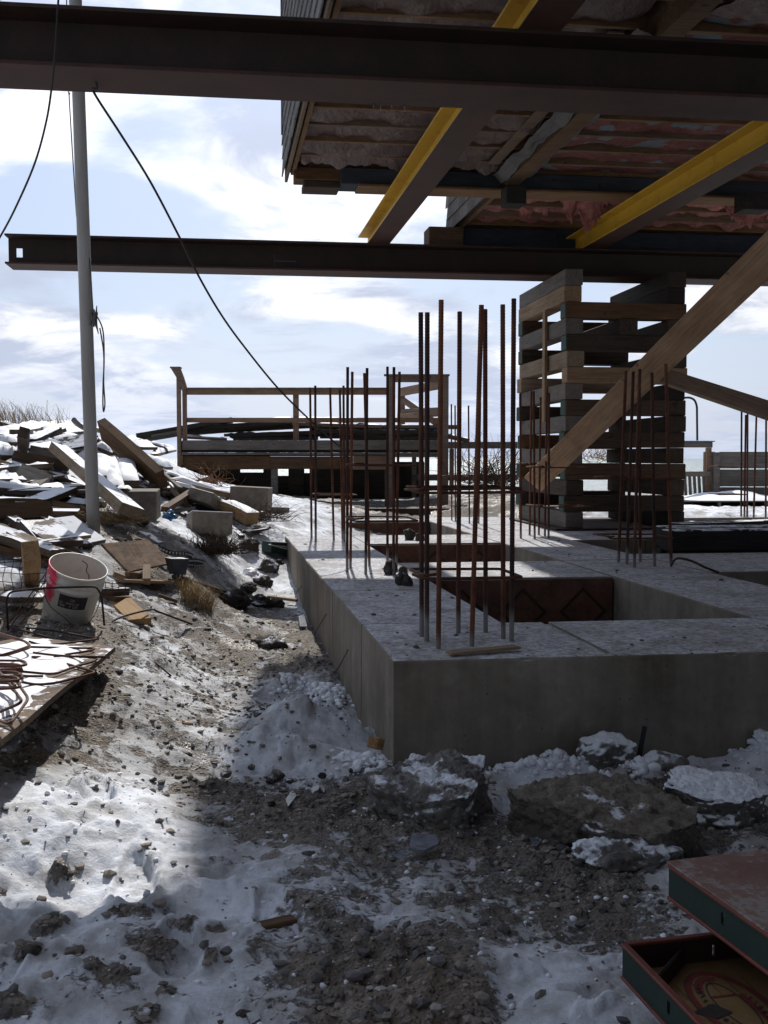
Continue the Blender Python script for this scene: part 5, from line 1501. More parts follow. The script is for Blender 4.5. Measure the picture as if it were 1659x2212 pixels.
hb(A1, (280, 1060), (520, 1040), .14, .03, W_GREY_S, 'snowy board in the left middle of the heap', .06, .06, cap=.035)
hb(A1, (0, 850), (110, 980), .14, .04, W_TAN_S, 'snowy tan board end at the left edge, lower one', .08, .08, cap=.03)
hb(A1, (110, 890), (160, 1010), .12, .05, W_TAN_S, 'snowy board end pointing at the camera near the left edge', .08, .08, cap=.03)
hb(A1, (-40, 1235), (520, 1225), .115, .045, W_BRN, 'brown board on edge in the lower left of the heap', .10, .10, up=side)
hb(A1, (530, 1165), (880, 1240), .06, .03, W_BRN, 'thin brown board running on to the foot of the flagpole', .08, .06, up=side)
hb(A1, (520, 1285), (900, 1250), .05, .025, W_BRN, 'thin batten across the foot of the flagpole', .05, .05)
hb(A1, (130, 1465), (580, 1660), .11, .04, W_GREY_S, 'wet grey board sloping towards the bucket', .12, .14, cover=.5)
hb(A1, (-40, 1500), (300, 1610), .10, .05, W_GREY_S, 'second wet grey board left of the one sloping to the bucket', .10, .10)
hb(A1, (-40, 1590), (260, 1660), .16, .04, W_BRN, 'brown board at the left edge behind the wire mesh', .05, .05)
def slab4(name, view, P4, hs, th_, mat, label, cat, group=None, seed=1, amp=.006):
    W4 = [gp(view, x, y, h) for (x, y), h in zip(P4, hs)]
    v, f = prism(W4, th_); 
    c = sum(W4, Vector()) / 4; x = (W4[1] - W4[0]).normalized(); nr = x.cross(W4[3] - W4[0]).normalized(); nr = nr if nr.z > 0 else -nr
    y = nr.cross(x); M = Matrix.Translation(c) @ Matrix((x, y, nr)).transposed().to_4x4(); Mi = M.inverted()
    return obj(name, mesh(name, [Mi @ Vector(p) for p in v], f), mat, M, label, cat, group)
slab4('plywood_sheet', A1, [(500, 1310), (745, 1280), (1075, 1520), (850, 1565)], (.10, .12, .04, .04), .018, M_PLY, 'sheet of plywood half covered in snow sloping down before the flagpole', 'plywood sheet')
slab4('dark_sheet', A1, [(205, 1330), (480, 1318), (720, 1560), (430, 1575)], (.12, .10, .04, .06), .02, M_TARP, 'dark blue-grey sheet left of the snowy plywood', 'sheet')
slab4('strand_board', A2, [(-5, 1205), (410, 1168), (640, 1375), (235, 1455)], (.14, .16, .11, .06), .018, M_OSB, 'brown strand board panel lying behind the bucket to its right', 'strand board')
slab4('white_sheet', A2, [(320, 1090), (430, 1110), (550, 1190), (500, 1195)], (.02, .02, .02, .02), .008, M_PLYW, 'small bright white sheet lying on the snow slope', 'sheet')
slab4('dark_crate_side', A2, [(560, 1330), (720, 1330), (690, 1475), (600, 1475)], (.16, .12, .02, .02), .05, M_TARP, 'dark panel under the right edge of the strand board', 'panel')
# cement blocks
def block(view, P, L, D, H, yaw, pitch, roll, label, mat=None, h=0, dY=0, c=.006, name='cement_block', cat='cement block'):
    p = gp(view, P[0], P[1], h, dY)
    M = Matrix.Translation(p) @ Matrix.Rotation(yaw, 4, 'Z') @ Matrix.Rotation(pitch, 4, 'Y') @ Matrix.Rotation(roll, 4, 'X')
    v, f = cbox(L / 2, D / 2, H / 2, c, (0, 0, H / 2))
    return obj(name, mesh(name, v, f), mat or M_BLOCK, M, label, cat)
block(A2, (960, 1130), .36, .28, .20, .35, .06, -.15, 'whole cement block with snow on top, lying lowest on the snow slope', h=-.01)
block(A2, (930, 880), .30, .34, .12, -.5, .2, -.45, 'tilted cement slab above the whole block', h=.04)
block(A2, (1335, 900), .40, .3, .24, -.05, .05, 0, 'large grey cement block under the terrace, left of its leg', M_BLOCKN, h=0)
block(A1, (1470, 1310), .23, .2, .24, .05, 0, .1, 'cement block with a chipped top next to the thick tan plank', M_BLOCKN, h=0)
v_ = hb(A2, (1110, 870), (1350, 980), .15, .12, W_TAN_S, 'stout tan post end with snow on it, right of the cement blocks', .10, .10, name='post_end', cat='post', cap=.02)
hb(A2, (600, 640), (1170, 780), .09, .05, W_TAN_S, 'long snow-covered board running down to the right above the blocks', .14, .10, cap=.035)
hb(A2, (610, 690), (850, 760), .09, .05, W_GREY_S, 'snow-covered board just under the long one above the blocks', .10, .08, cap=.04)
hb(A2, (850, 690), (1040, 730), .10, .04, W_GREY_S, 'short snowy board behind the long one', .12, .10, cap=.04)
hb(A2, (560, 580), (700, 620), .07, .03, W_GREY_S, 'thin snowy batten at the foot of the terrace post', .10, .10, cap=.02)
hb(A2, (930, 790), (1110, 880), .10, .05, W_GREY_S, 'snowy board behind the tilted cement slab', .08, .06, cap=.03)
hb(A2, (560, 900), (800, 745), .07, .05, W_BRN, 'short brown board propped over the blue plastic', .06, .12, up=side)
hb(A2, (1040, 950), (1260, 1140), .05, .02, W_DARK_S, 'dark thin strip sliding down the snow right of the whole cement block', .03, .02)
hb(A2, (1180, 960), (1080, 1100), .02, .015, W_TAN, 'pale stick beside the whole cement block', .03, .03)
for k, (a, b, w_, hh) in enumerate([((-50, 340), (100, 400), .2, .1), ((240, 260), (420, 350), .22, .12), ((300, 270), (560, 340), .22, .12), ((430, 460), (600, 530), .22, .07), ((540, 330), (640, 370), .16, .1), ((460, 410), (640, 370), .10, .1), ((280, 440), (400, 500), .2, .08)]):
    hb(A2, a, b, w_, .04, W_GREY_S, 'snow-covered board in the slope between the big beam and the terrace, ' + ('uppermost by the sky', 'upper left', 'upper middle', 'lowest', 'nearest the post', 'dark-edged', 'beside the beam')[k], hh, hh, cap=.05)
pts = [gp(A2, x, y, .06) for x, y in ((560, 880), (600, 905), (585, 960), (620, 985), (665, 1000))]
o = obj('blue_plastic', rockmesh('blue_plastic', (.055, .05, .045), 4, 3, .8, .35), M_BLUEP, Matrix.Translation(gp(A2, 600, 960, .05)), 'crumpled piece of bright blue plastic under the short brown board', 'plastic scrap')
# random boards fill the heap
rp = random.Random(77)
zones = [((0, 560), (300, 1130), 'left of the flagpole'), ((0, 380), (860, 620), 'near the crest left of the flagpole'), ((1000, 480), (1650, 1000), 'right of the flagpole'), ((0, 880), (870, 1180), 'in the dark lower middle'), ((0, 1180), (560, 1640), 'at the lower left behind the bucket')]
nm = {id(W_GREY_S): 'snow-dusted grey', id(W_BRN_S): 'snow-dusted brown', id(W_GREY): 'bare grey', id(W_BRN): 'dark brown', id(W_TAN_S): 'snowy tan', id(W_DARK_S): 'blackened'}
for zi, ((x0, y0), (x1, y1), zn) in enumerate(zones):
    for k in range((26, 34, 22, 26, 18)[zi]):
        x = rp.uniform(x0, x1); y = rp.uniform(y0, y1)
        if zi == 2 and (y - 480) < (x - 1000) * .35: continue
        mt = rp.choice([W_GREY_S, W_GREY_S, W_GREY_S, W_BRN_S, W_BRN, W_TAN_S, W_DARK_S] if zi != 3 else [W_BRN, W_DARK_S, W_BRN_S, W_GREY_S, W_GREY])
        L = rp.uniform(.3, 1.1); w_ = rp.choice([.09, .14, .19, .24]); t_ = rp.choice([.022, .04, .04])
        p = gp(A1, x, y, rp.uniform(0, .10)); yaw = rp.choice([rp.gauss(0, .35), rp.gauss(-.8, .4), rp.gauss(1.0, .5)])
        sl = (float(hbase(p.x + .3 * math.cos(yaw), p.y + .3 * math.sin(yaw))) - float(hbase(p.x - .3 * math.cos(yaw), p.y - .3 * math.sin(yaw)))) / .6
        dv = Vector((math.cos(yaw), math.sin(yaw), sl + rp.gauss(0, .12))).normalized() * L / 2
        lumber('loose_board', p - dv, p + dv, w_, t_, mt, '%s %s board %s' % (nm[id(mt)], 'short' if L < .6 else 'long', zn + rp.choice([', lying nearly level', ', one end raised', ', resting on its neighbours', ', partly buried']) + ('' if L < .8 else ', wide' if w_ > .17 else ', narrow')), 'board', roll=rp.gauss(0, .25), group=HP, jag=rp.choice([.01, .06, .16]),
               cap=(.02 + .025 * rp.random()) if (mt in (W_GREY_S, W_TAN_S) and zi not in (3, 4) and rp.random() < .62) else (.02 if mt is W_GREY_S and zi == 3 else 0), seed=k + zi * 40)

for k in range(44):
    x = rp.uniform(380, 1420); y = 560 + (x - 380) * .42 + rp.gauss(60, 90)
    if y > 1160 or y < 520: continue
    mt = rp.choice([W_BRN, W_BRN_S, W_TAN_S, W_GREY_S, W_GREY, W_DARK_S, W_BRN])
    L = rp.uniform(.12, .55); p = gp(A2, x, y, rp.uniform(.0, .05)); yaw = rp.gauss(-.6, .7)
    dv = Vector((math.cos(yaw), math.sin(yaw), rp.gauss(0, .18) + .25 * math.sin(yaw))).normalized() * L / 2
    lumber('loose_board', p - dv, p + dv, rp.choice([.05, .09, .12]), rp.choice([.02, .04]), mt, '%s %s wood piece strewn down the heap%s' % ({id(W_BRN): 'dark brown', id(W_BRN_S): 'snow-dusted brown', id(W_TAN_S): 'snowy tan', id(W_GREY_S): 'snow-dusted grey', id(W_GREY): 'bare grey', id(W_DARK_S): 'blackened'}[id(mt)], 'short' if L < .3 else 'long',
        ', near the big beam' if x < 700 else ', between cement blocks' if x < 1100 else ', towards the terrace'), 'board', roll=rp.gauss(0, .4), jag=.08, group='wood strewn down the right slope of the heap')
for k in range(16):
    x = rp.uniform(0, 1500); y = rp.uniform(1000, 1600)
    p = gp(A1, x, y, .01); s_ = rp.uniform(.03, .07)
    obj('frozen_clod', rockmesh('frozen_clod', (s_, s_ * .8, s_ * .6), 500 + k, 3, .4, .15), M_CLOD, Matrix.Translation(p), 'frozen dirt clod among the boards at the foot of the heap', 'clod', 'clods among the boards of the heap')

# ================================================================= BUCKET AND SCRAPS ROUND IT
BB = G(140, 1346, .0)
BB.z += .0
up_ = Vector((.34, -.30, 1)).normalized()
xb = Vector((1, 0, 0)); xb = (xb - up_ * xb.dot(up_)).normalized(); yb = up_.cross(xb)
MB_ = Matrix.Translation(BB - up_ * .005) @ Matrix((xb, yb, up_)).transposed().to_4x4() @ Matrix.Scale(.88, 4)
bk = thing('bucket', BB, 'white plastic bucket tilted to the right with pink paint and a dark label', 'bucket')
def lathe(prof, n=48, a0=0, a1=2 * math.pi, close=True):
    V = []; Fc = []; m = len(prof)
    for k in range(n + (0 if close else 1)):
        a = a0 + (a1 - a0) * k / n
        for r, z in prof: V.append((r * math.sin(a), -r * math.cos(a), z))
    for k in range(n):
        k2 = (k + 1) % n if close else k + 1
        for j in range(m - 1): Fc.append((k * m + j, k2 * m + j, k2 * m + j + 1, k * m + j + 1))
    return V, Fc
prof = [(0, .001), (.126, .0), (.130, .004), (.146, .262), (.152, .264), (.153, .272), (.148, .275), (.149, .296), (.155, .298), (.156, .306), (.151, .309), (.153, .350), (.158, .352), (.159, .362), (.156, .365), (.1515, .364), (.1495, .352), (.145, .300), (.142, .262), (.127, .012), (0, .011)]
v, f = lathe(prof); part('shell', mesh('shell', v, f, True), M_BUCK, bk, MB_)
hd = [Vector((math.sin(a) * .158, -math.cos(a) * .158, .29)) for a in (-1.45,)] 
P = [Vector((-.150, -.045, .285)), Vector((-.13, -.10, .22)), Vector((-.07, -.148, .165)), Vector((.02, -.165, .13)), Vector((.085, -.150, .085)), Vector((.13, -.11, .085)), Vector((.155, -.04, .15)), Vector((.157, 0, .27))]
v, f = tube(smoothline(P, 6), .0022, 6); part('handle', mesh('handle', v, f, True), M_BLACK, bk, MB_)
# label
LA0, LA1, LZ0, LZ1 = -.26, .80, .172, .250
rz = lambda z, e: .130 + .062 * (z - .004) + e
v, f = lathe([(rz(LZ0, .0012), LZ0), (rz(LZ1, .0012), LZ1)], 14, LA0, LA1, False)
lb = part('label', mesh('label', v, f, True), M_PRINTK, bk, MB_)
marks = []
rl = random.Random(2)
def mark(a0, a1, z0_, z1_): marks.append(lathe([(rz(z0_, .0022), z0_), (rz(z1_, .0022), z1_)], 1, a0, a1, False))
def glyphs(txt, a, z, h, w_):
    pat = {'C': '0,1,3', 'O': '0,1,2,3', 'R': '0,1,2,4', 'E': '0,1,3,4', 'T': '1,5', 'A': '0,1,2,4', 'M': '0,2,5,1', 'I': '5', 'S': '1,4,3', 'Y': '5,4', 'K': '0,4,2', 'P': '0,1,4', 'V': '0,2,3', 'H': '0,2,4', 'N': '0,2,1'}
    t_ = h * .2
    for ch in txt:
        if ch != ' ':
            for q in pat.get(ch, '0,1').split(','):
                if q == '0': mark(a, a + w_ * .2, z, z + h)
                if q == '2': mark(a + w_ * .6, a + w_ * .8, z, z + h)
                if q == '1': mark(a, a + w_ * .8, z + h - t_, z + h)
                if q == '3': mark(a, a + w_ * .8, z, z + t_)
                if q == '4': mark(a, a + w_ * .8, z + h * .42, z + h * .6)
                if q == '5': mark(a + w_ * .3, a + w_ * .5, z, z + h)
        a += w_
glyphs('SKY IMPRESSIVE', LA0 + .05, .199, .012, .052); glyphs('TEAM', LA0 + .04, .180, .014, .060); glyphs('R COR', LA0 + .44, .180, .013, .062); glyphs('COR', LA0 + .44, .219, .015, .055)
v, f = join(marks); part('lettering', mesh('lettering', v, f), M_TAPE, lb, MB_)
# twig in the bucket
P = [Vector((.0, .06, .372)), Vector((.035, .04, .368)), Vector((.045, .0, .35)), Vector((.07, -.03, .34)), Vector((.078, -.06, .30))]
v, f = tube([MB_ @ p for p in smoothline(P, 4)], .0028, 5); v, Mx = centred(v)
obj('twig', mesh('twig', v, f, True), M_ROOT, Mx, 'thin curved twig sticking out of the bucket', 'twig')

c3 = lambda x, y: C3(x, y)
def sb(view, a, b, w_, t_, mat, label, ha=.02, hb_=.02, up=UP, roll=0., cap=0, cover=1, name='scrap_board', cat='board'):
    return lumber(name, gp(view, *a, ha), gp(view, *b, hb_), w_, t_, mat, label, cat, up=up, roll=roll, cap=cap, cover=cover, seed=int(a[0]) % 50)
sb(C3, (420, 870), (420, 470), .10, .08, W_TAN, 'tan block standing upright behind the bucket on its left', 0, .33, up=side, name='upright_block', cat='block')
sb(R6, (700, 278), (965, 285), .14, .02, W_TAN, 'flat tan board right of the bucket, below the strand board', .03, .03)
sb(R6, (848, 200), (848, 285), .05, .045, W_TAN, 'little tan block lying on the flat tan board', .09, .07, name='small_block', cat='block')
sb(R6, (655, 240), (720, 265), .05, .035, W_TAN, 'small tan offcut nearest the bucket rim', .07, .07, name='offcut', cat='offcut')
sb(R6, (735, 240), (820, 248), .05, .03, W_SPLINT, 'second small offcut beside the little tan block', .06, .06, name='offcut', cat='offcut')
sb(R6, (610, 345), (706, 340), .10, .045, W_BRN_S, 'snowy brown board end showing behind the bucket at its right', .06, .06)
sb(R6, (620, 385), (704, 385), .12, .035, W_BRN, 'brown board end below the snowy one at the right of the bucket', .03, .03)
sb(R6, (690, 400), (810, 520), .135, .040, W_TAN, 'sawn tan plank end lying right of the bucket', .03, .035)
sb(R6, (1010, 255), (1335, 362), .05, .025, W_BRN, 'long narrow brown lath lying on the bank above the straw tuft', .05, .02)
sb(R6, (915, 362), (1025, 400), .03, .02, W_BRN, 'short brown stick left of the straw tuft', .04, .03)
sb(C5, (1240, 520), (1480, 550), .045, .02, W_TAN, 'tan lath touching the left face of the foundation', .03, .03)
sb(C5, (1130, 915), (1190, 925), .035, .03, W_ORANGE, 'tiny orange-brown wood chip in the gravel beside the trench rocks', .015, .015, name='wood_chip', cat='wood chip')
sb(R6, (970, 1100), (1105, 1105), .045, .012, W_TAN, 'flat pale wood chip lying in the gravelly snow', .012, .012, name='wood_chip', cat='wood chip')
sb(B6, (1160, 870), (1215, 880), .05, .04, W_ORANGE, 'orange wood offcut stuck in the snow mound by the foundation corner', .16, .15, name='wood_chip', cat='wood chip')
sb(B5, (1285, 352), (1490, 305), .035, .02, W_BRN, 'brown stick half frozen into the slush in the foreground', .015, .02, name='stick', cat='stick')
sb(C5, (1230, 115), (1500, 130), .16, .10, M_GREEN, 'green painted timber end lying against the far corner of the foundation', .06, .06, name='green_timber', cat='timber')
sb(A2, (1480, 900), (1650, 905), .10, .06, W_GREY, 'grey board on the ground at the foot of the terrace leg', .02, .02)
sb(C3, (60, 1120), (580, 1110), .14, .03, W_GREY_S, 'snowy board lying behind the bucket at the left edge', .06, .06, cap=.02)
slab4('green_block_top', C5, [(1240, 95), (1420, 80), (1500, 120), (1390, 135)], (.12, .12, .12, .12), .006, W_TAN_S, 'pale sawn board on top of the green timber end', 'board')
# perforated strap
def strap(P, w_, label):
    pts = smoothline([gp(A2, x, y, h) for x, y, h in P], 10); V = []; Fc = []
    for p in pts: V += [p + Vector((0, 0, w_ / 2)), p - Vector((0, 0, w_ / 2))]
    for i_ in range(len(pts) - 1): Fc.append((2 * i_, 2 * i_ + 1, 2 * i_ + 3, 2 * i_ + 2))
    v, Mx = centred(V); th = obj('perforated_strap', mesh('strap', v, Fc), M_BLACK, Mx, label, 'strap')
    dots = []
    for i_ in range(1, len(pts) - 1, 2):
        v, f = cbox(.006, .003, .006, 0, tuple(pts[i_] + Vector((0, -.002, 0)))); dots.append((v, f))
    v, f = join(dots); v, Mx2 = centred(v); part('punched_holes', mesh('dots', v, f), M_STRAP_D, th, Mx2)
strap([(500, 1240, .10), (620, 1290, .10), (760, 1300, .09), (815, 1325, .07), (790, 1350, .05), (740, 1345, .05)], .035, 'black perforated strap curling out from behind the strand board')
strap([(730, 1375, .03), (790, 1360, .05), (870, 1365, .05), (925, 1390, .03), (860, 1405, .02), (760, 1395, .02)], .035, 'second loop of black perforated strap lying on the snow')

# ---- rusty steel on the plywood board at the left
ZP = .365
Pc = [PZ(250, 1397, ZP), PZ(0, 1598, ZP), PZ(-230, 1700, ZP), PZ(-330, 1440, ZP), PZ(60, 1375, ZP)]
seg = irregular([(p.x, p.y) for p in Pc], 3, .004, 6)
v, f = prism([Vector((x, y, ZP)) for x, y in seg], .02)
v, Mx = centred(v)
M_PLYB = osb('weathered_board', .55, .25)
ply = obj('plywood_board', mesh('plywood_board', v, f), M_PLYB, Mx, 'weathered plywood board under the heap of rusty hoops, its edge jutting over the snow', 'board')
def inpoly(x, y, P_):
    c_ = False
    for i_ in range(len(P_)):
        (x1, y1), (x2, y2) = P_[i_], P_[i_ - 1]
        if (y1 > y) != (y2 > y) and x < (x2 - x1) * (y - y1) / (y2 - y1) + x1: c_ = not c_
    return c_
def edist(x, y, P_):
    d_ = 9
    for i_ in range(len(P_)):
        a_ = Vector(P_[i_]); b_ = Vector(P_[i_ - 1]); q_ = Vector((x, y)); ab = b_ - a_
        t__ = max(0, min(1, (q_ - a_).dot(ab) / max(ab.dot(ab), 1e-9))); d_ = min(d_, (a_ + ab * t__ - q_).length)
    return d_
VV = {}; V = []; Fc = []
bx0, bx1 = min(p[0] for p in seg), max(p[0] for p in seg); by0, by1 = min(p[1] for p in seg), max(p[1] for p in seg)
NG = 64
for a in range(NG + 1):
    for b_ in range(NG + 1):
        x = bx0 + (bx1 - bx0) * a / NG; y = by0 + (by1 - by0) * b_ / NG
        if inpoly(x, y, seg):
            e_ = edist(x, y, seg) - .085 + .07 * N3(x * 5, y * 5, 4)
            VV[(a, b_)] = len(V); V.append((x, y, ZP + .020 * max(-.3, min(1, e_ * 14)) + .005 * N3(x * 9, y * 9, 1)))
for a in range(NG):
    for b_ in range(NG):
        q = [(a, b_), (a + 1, b_), (a + 1, b_ + 1), (a, b_ + 1)]
        if all(k in VV for k in q): Fc.append(tuple(VV[k] for k in q))
v, Mx = centred(V); part('snow_cover', mesh('board_snow', v, Fc, True), M_SNOW, ply, Mx)
lumber('support_timber', PZ(-120, 1540, .305), PZ(110, 1425, .305), .09, .08, W_DARK, 'dark timber under the plywood board', 'timber')
rh = random.Random(11)
def hoopp(view, pts, h, label, r=.0046, mat=M_RUSTO, rad=.04, zb=None):
    P = [PZ(*view(x, y), (zb or ZP) + h + dz) for x, y, dz in pts]
    v, f = tube(fillet(P, rad, 5), r, 7); v, Mx = centred(v)
    obj('rusty_hoop', mesh('rusty_hoop', v, f, True), mat, Mx, label, 'rebar hoop', 'rusty hoops heaped on the plywood board')
hoopp(A3, [(-60, 1290, .05), (120, 1240, .06), (350, 1160, .06), (270, 1100, .06), (-60, 1000, .06)], .02, 'rusty hoop on top of the heap whose corner points right, uppermost', mat=M_RUST)
hoopp(A3, [(-60, 1270, .03), (60, 1275, .03), (360, 1180, .03), (300, 1110, .03), (0, 1040, .04)], .02, 'orange rusty hoop just beneath the uppermost one')
hoopp(A3, [(-60, 1500, .04), (160, 1530, .05), (330, 1770, .04), (110, 2070, .02), (-20, 2010, .01)], .02, 'rusty hoop hanging towards the front edge of the plywood, left corner')
hoopp(A3, [(-60, 1400, .05), (80, 1560, .06), (265, 1810, .05), (0, 1920, .01)], .02, 'second hoop leaning beside the front one at the left edge')
hoopp(A3, [(330, 1110, .02), (490, 1160, .0), (740, 1135, .0), (1110, 1085, .0)], .01, 'dark bar lying farthest back across the snow on the board', mat=M_RUST)
hoopp(A3, [(360, 1175, .03), (760, 1185, .0), (1100, 1190, .0), (1050, 1215, 0), (640, 1280, .0)], .012, 'long hoop with its bent end near the tip of the board', mat=M_RUST)
hoopp(A3, [(380, 1240, .03), (620, 1270, .02), (1130, 1300, .0), (1080, 1340, 0), (860, 1400, .0), (620, 1490, 0), (180, 1450, .03)], .010, 'orange-brown hoop looping through the middle of the board')
hoopp(A3, [(370, 1290, .02), (520, 1290, .0), (700, 1350, .0), (1090, 1460, .0), (1060, 1480, 0), (640, 1590, .0), (420, 1610, 0), (260, 1580, .02)], .008, 'wide hoop lying nearest the front edge of the board', mat=M_RUST)
hoopp(A3, [(160, 1500, .03), (330, 1510, .01), (490, 1510, .0)], .012, 'straight short bar in the left middle of the board', mat=M_RUST_D)
hoopp(A3, [(620, 1280, .0), (900, 1285, .0), (1215, 1290, .0)], .02, 'straight dark bar end sticking out to the right', mat=M_RUST_D)
hoopp(A3, [(100, 930, .0), (640, 990, .0), (1130, 1085, .0)], .0, 'dark bar between the bucket and the hoops, front one', mat=M_RUST_D)
hoopp(A3, [(110, 940, .01), (360, 1010, .0), (600, 1080, .0)], .0, 'dark bar between the bucket and the hoops, left one', mat=M_RUST_D)
hw2 = ['tangled rusty hoop in the heap at the left edge, ' + s for s in ('topmost', 'tilted forward', 'under the top one', 'half hidden', 'pointing right', 'flat one', 'low one', 'dark one', 'thin one', 'deepest')]
for k in range(10):
    a = rh.uniform(-.4, .4); cx_, cy_ = -30 + rh.uniform(-60, 60), 1330 + k * 28
    w_, h_ = rh.uniform(150, 350), rh.uniform(30, 90); dz = rh.uniform(0, .07)
    hoopp(A3, [(cx_ - w_, cy_, dz), (cx_ + w_ * .9, cy_ - h_ * a, dz + .01), (cx_ + w_, cy_ + h_, dz + .02), (cx_ - w_, cy_ + h_ * 1.3, dz)], .015, hw2[k], mat=rh.choice([M_RUSTO, M_RUST, M_RUST]), r=.0044)
# bent bar frame standing round the bucket
fr = [G(*A3(95, 1000), .0), ]
P = [gp(A3, 90, 1000, .02), gp(A3, 75, 640, .30, -.0), gp(A3, 110, 545, .34), PY(*A3(480, 497), 4.75), PY(*A3(1080, 480), 4.8), PY(*A3(1165, 560), 4.8), PY(*A3(1190, 760), 4.82), gp(A3, 1195, 925, .02)]
P = [PY(*A3(95, 1000), 4.75), PY(*A3(72, 640), 4.75), PY(*A3(110, 540), 4.72), PY(*A3(480, 497), 4.75), PY(*A3(1110, 480), 4.8), PY(*A3(1165, 580), 4.8), PY(*A3(1185, 760), 4.82), PY(*A3(1198, 925), 4.85)]
v, f = tube(fillet(P, .05, 6), .0050, 7); v, Mx = centred(v)
obj('bent_bar', mesh('bent_bar', v, f, True), M_RUST_D, Mx, 'dark bent bar arching in front of the bucket', 'rebar')
P = [gp(R6, 600, 545, .01), gp(R6, 700, 490, .06), gp(R6, 870, 447, .10), gp(R6, 920, 460, .10), gp(R6, 1110, 530, .03)]
v, f = tube(smoothline(P, 5), .006, 7); v, Mx = centred(v)
obj('bent_bar', mesh('bent_bar', v, f, True), M_RUST_D, Mx, 'dark bar humped over the tan plank right of the bucket', 'rebar')
P = [gp(R6, 595, 550, .02), gp(R6, 700, 620, .015), gp(R6, 880, 740, .01), gp(R6, 990, 830, .005)]
v, f = tube(smoothline(P, 5), .004, 6); v, Mx = centred(v)
obj('bent_bar', mesh('bent_bar', v, f, True), M_RUST_D, Mx, 'thin bar lying down the gravel slope from the bucket', 'rebar')
for k, (a, b) in enumerate([((20, 1010), (600, 230)), ((70, 1000), (610, 300)), ((140, 1010), (590, 490))]):
    P = [PY(*A3(*a), 4.78), PY(*A3((a[0] + b[0]) / 2 + 5, (a[1] + b[1]) / 2), 4.85), PY(*A3(*b), 4.95)]
    v, f = tube(smoothline(P, 4), .0028, 6); v, Mx = centred(v)
    obj('rusty_rod', mesh('rusty_rod', v, f, True), M_RUSTO, Mx, 'thin orange rod leaning against the left side of the bucket, ' + ('upper', 'middle', 'lower')[k], 'rod')
# wire mesh behind
th = thing('wire_mesh', PY(30, 1290, 5.2), 'sagging rusty wire mesh at the left edge behind the bucket', 'wire mesh')
for k, y in enumerate((90, 165, 200, 265, 330, 430, 520, 575)):
    P = [PY(*A3(x, y + 9 * math.sin(x * .013 + k)), 5.25 + .05 * math.sin(k)) for x in range(-260, 660, 60)]
    v, f = tube(P, .0022, 5); v, Mx = centred(v); part('wire', mesh('wire', v, f, True), M_RUST, th, Mx)
for k in range(9):
    P = [PY(*A3(-240 + k * 95 + 14 * math.sin(y * .02 + k), y), 5.25) for y in range(70, 600, 50)]
    v, f = tube(P, .0020, 5); v, Mx = centred(v); part('wire', mesh('wire', v, f, True), M_RUST, th, Mx)
th = thing('wire_mesh', PY(240, 1290, 5.3), 'small piece of wire mesh lying right of the bucket', 'wire mesh')
for k, y in enumerate((440, 490, 540)):
    P = [PY(*A3(x, y + 8 * math.sin(x * .02 + k)), 5.1) for x in range(1180, 1560, 50)]
    v, f = tube(P, .0022, 5); v, Mx = centred(v); part('wire', mesh('wire', v, f, True), M_RUST, th, Mx)
for k in range(5):
    P = [PY(*A3(1215 + k * 75, y), 5.1) for y in (425, 480, 555)]
    v, f = tube(P, .0020, 5); v, Mx = centred(v); part('wire', mesh('wire', v, f, True), M_RUST, th, Mx)

# ================================================================= FOREGROUND RUBBLE
def rock(u, v, size, seed, mat, label, cat='concrete chunk', sub=5, amp=.3, fine=.06, yaw=0., tilt=(0, 0), zo=.0, flat=None, name='concrete_chunk', facet=0, group=None, slab=0):
    p = PZ(u, v, 0); p.z = float(hbase(p.x, p.y)) + zo
    M = Matrix.Translation(p) @ Matrix.Rotation(yaw, 4, 'Z') @ Matrix.Rotation(tilt[0], 4, 'X') @ Matrix.Rotation(tilt[1], 4, 'Y')
    return obj(name, rockmesh(name, size, seed, sub, amp, fine, flat, facet, slab), mat, M, label, cat, group)
rock(945, 1770, (.21, .19, .105), 3, M_ROCK, 'domed lump of broken concrete dusted with snow, left of the flat brown slab', sub=6, zo=.05, yaw=.2, amp=.20, fine=.10, slab=8, tilt=(.16, -.1))
rock(1300, 1835, (.27, .19, .075), 11, M_ROCKB, 'wide flat-topped brown slab of broken concrete in the right foreground', sub=6, zo=.065, yaw=-.12, amp=.13, fine=.09, tilt=(.17, .05), slab=9)
rock(1345, 1900, (.14, .085, .05), 15, M_ROCK, 'dark rough lump in front of the flat brown slab', sub=5, zo=.03, yaw=.1, amp=.32, fine=.12)
rock(1550, 1785, (.185, .12, .065), 24, M_ROCKS, 'low rounded chunk capped with snow near the right edge', sub=6, zo=.05, yaw=-.1, amp=.16, fine=.08, slab=8, tilt=(.12, .08))
rock(1310, 1670, (.11, .08, .085), 25, M_ROCKS, 'rounded lump with a thick snow cap against the foundation', sub=5, zo=.06, amp=.2)
rock(1430, 1680, (.10, .07, .05), 28, M_ROCK, 'small dark chunk right of the snow-capped lump', sub=4, zo=.03)
rock(735, 1655, (.15, .07, .055), 31, M_ROCKS, 'dark lump added for the shaded underside of the snow mound by the foundation corner', sub=5, zo=.0)  # the mound's shaded underside, put in as a dark lump
p = PZ(1375, 1668, .0)
lumber('steel_stake', p, p + Vector((.028, .0, .17)), .018, .006, M_BLACK, 'short black stake standing beside the snow-capped lump', 'stake', up=Vector((0, -1, 0)))
def rockv(view, x, y, size, seed, mat, label, **k):
    u, v = view(x, y); q = G(u, v)
    M = Matrix.Translation(q + Vector((0, 0, k.pop('zo', .0)))) @ Matrix.Rotation(seed * .7, 4, 'Z')
    return obj(k.pop('name', 'frozen_clod'), rockmesh('frozen_clod', size, seed, k.get('sub', 4), .35, .15, None, .2), mat, M, label, k.get('cat', 'clod'), k.get('group'))
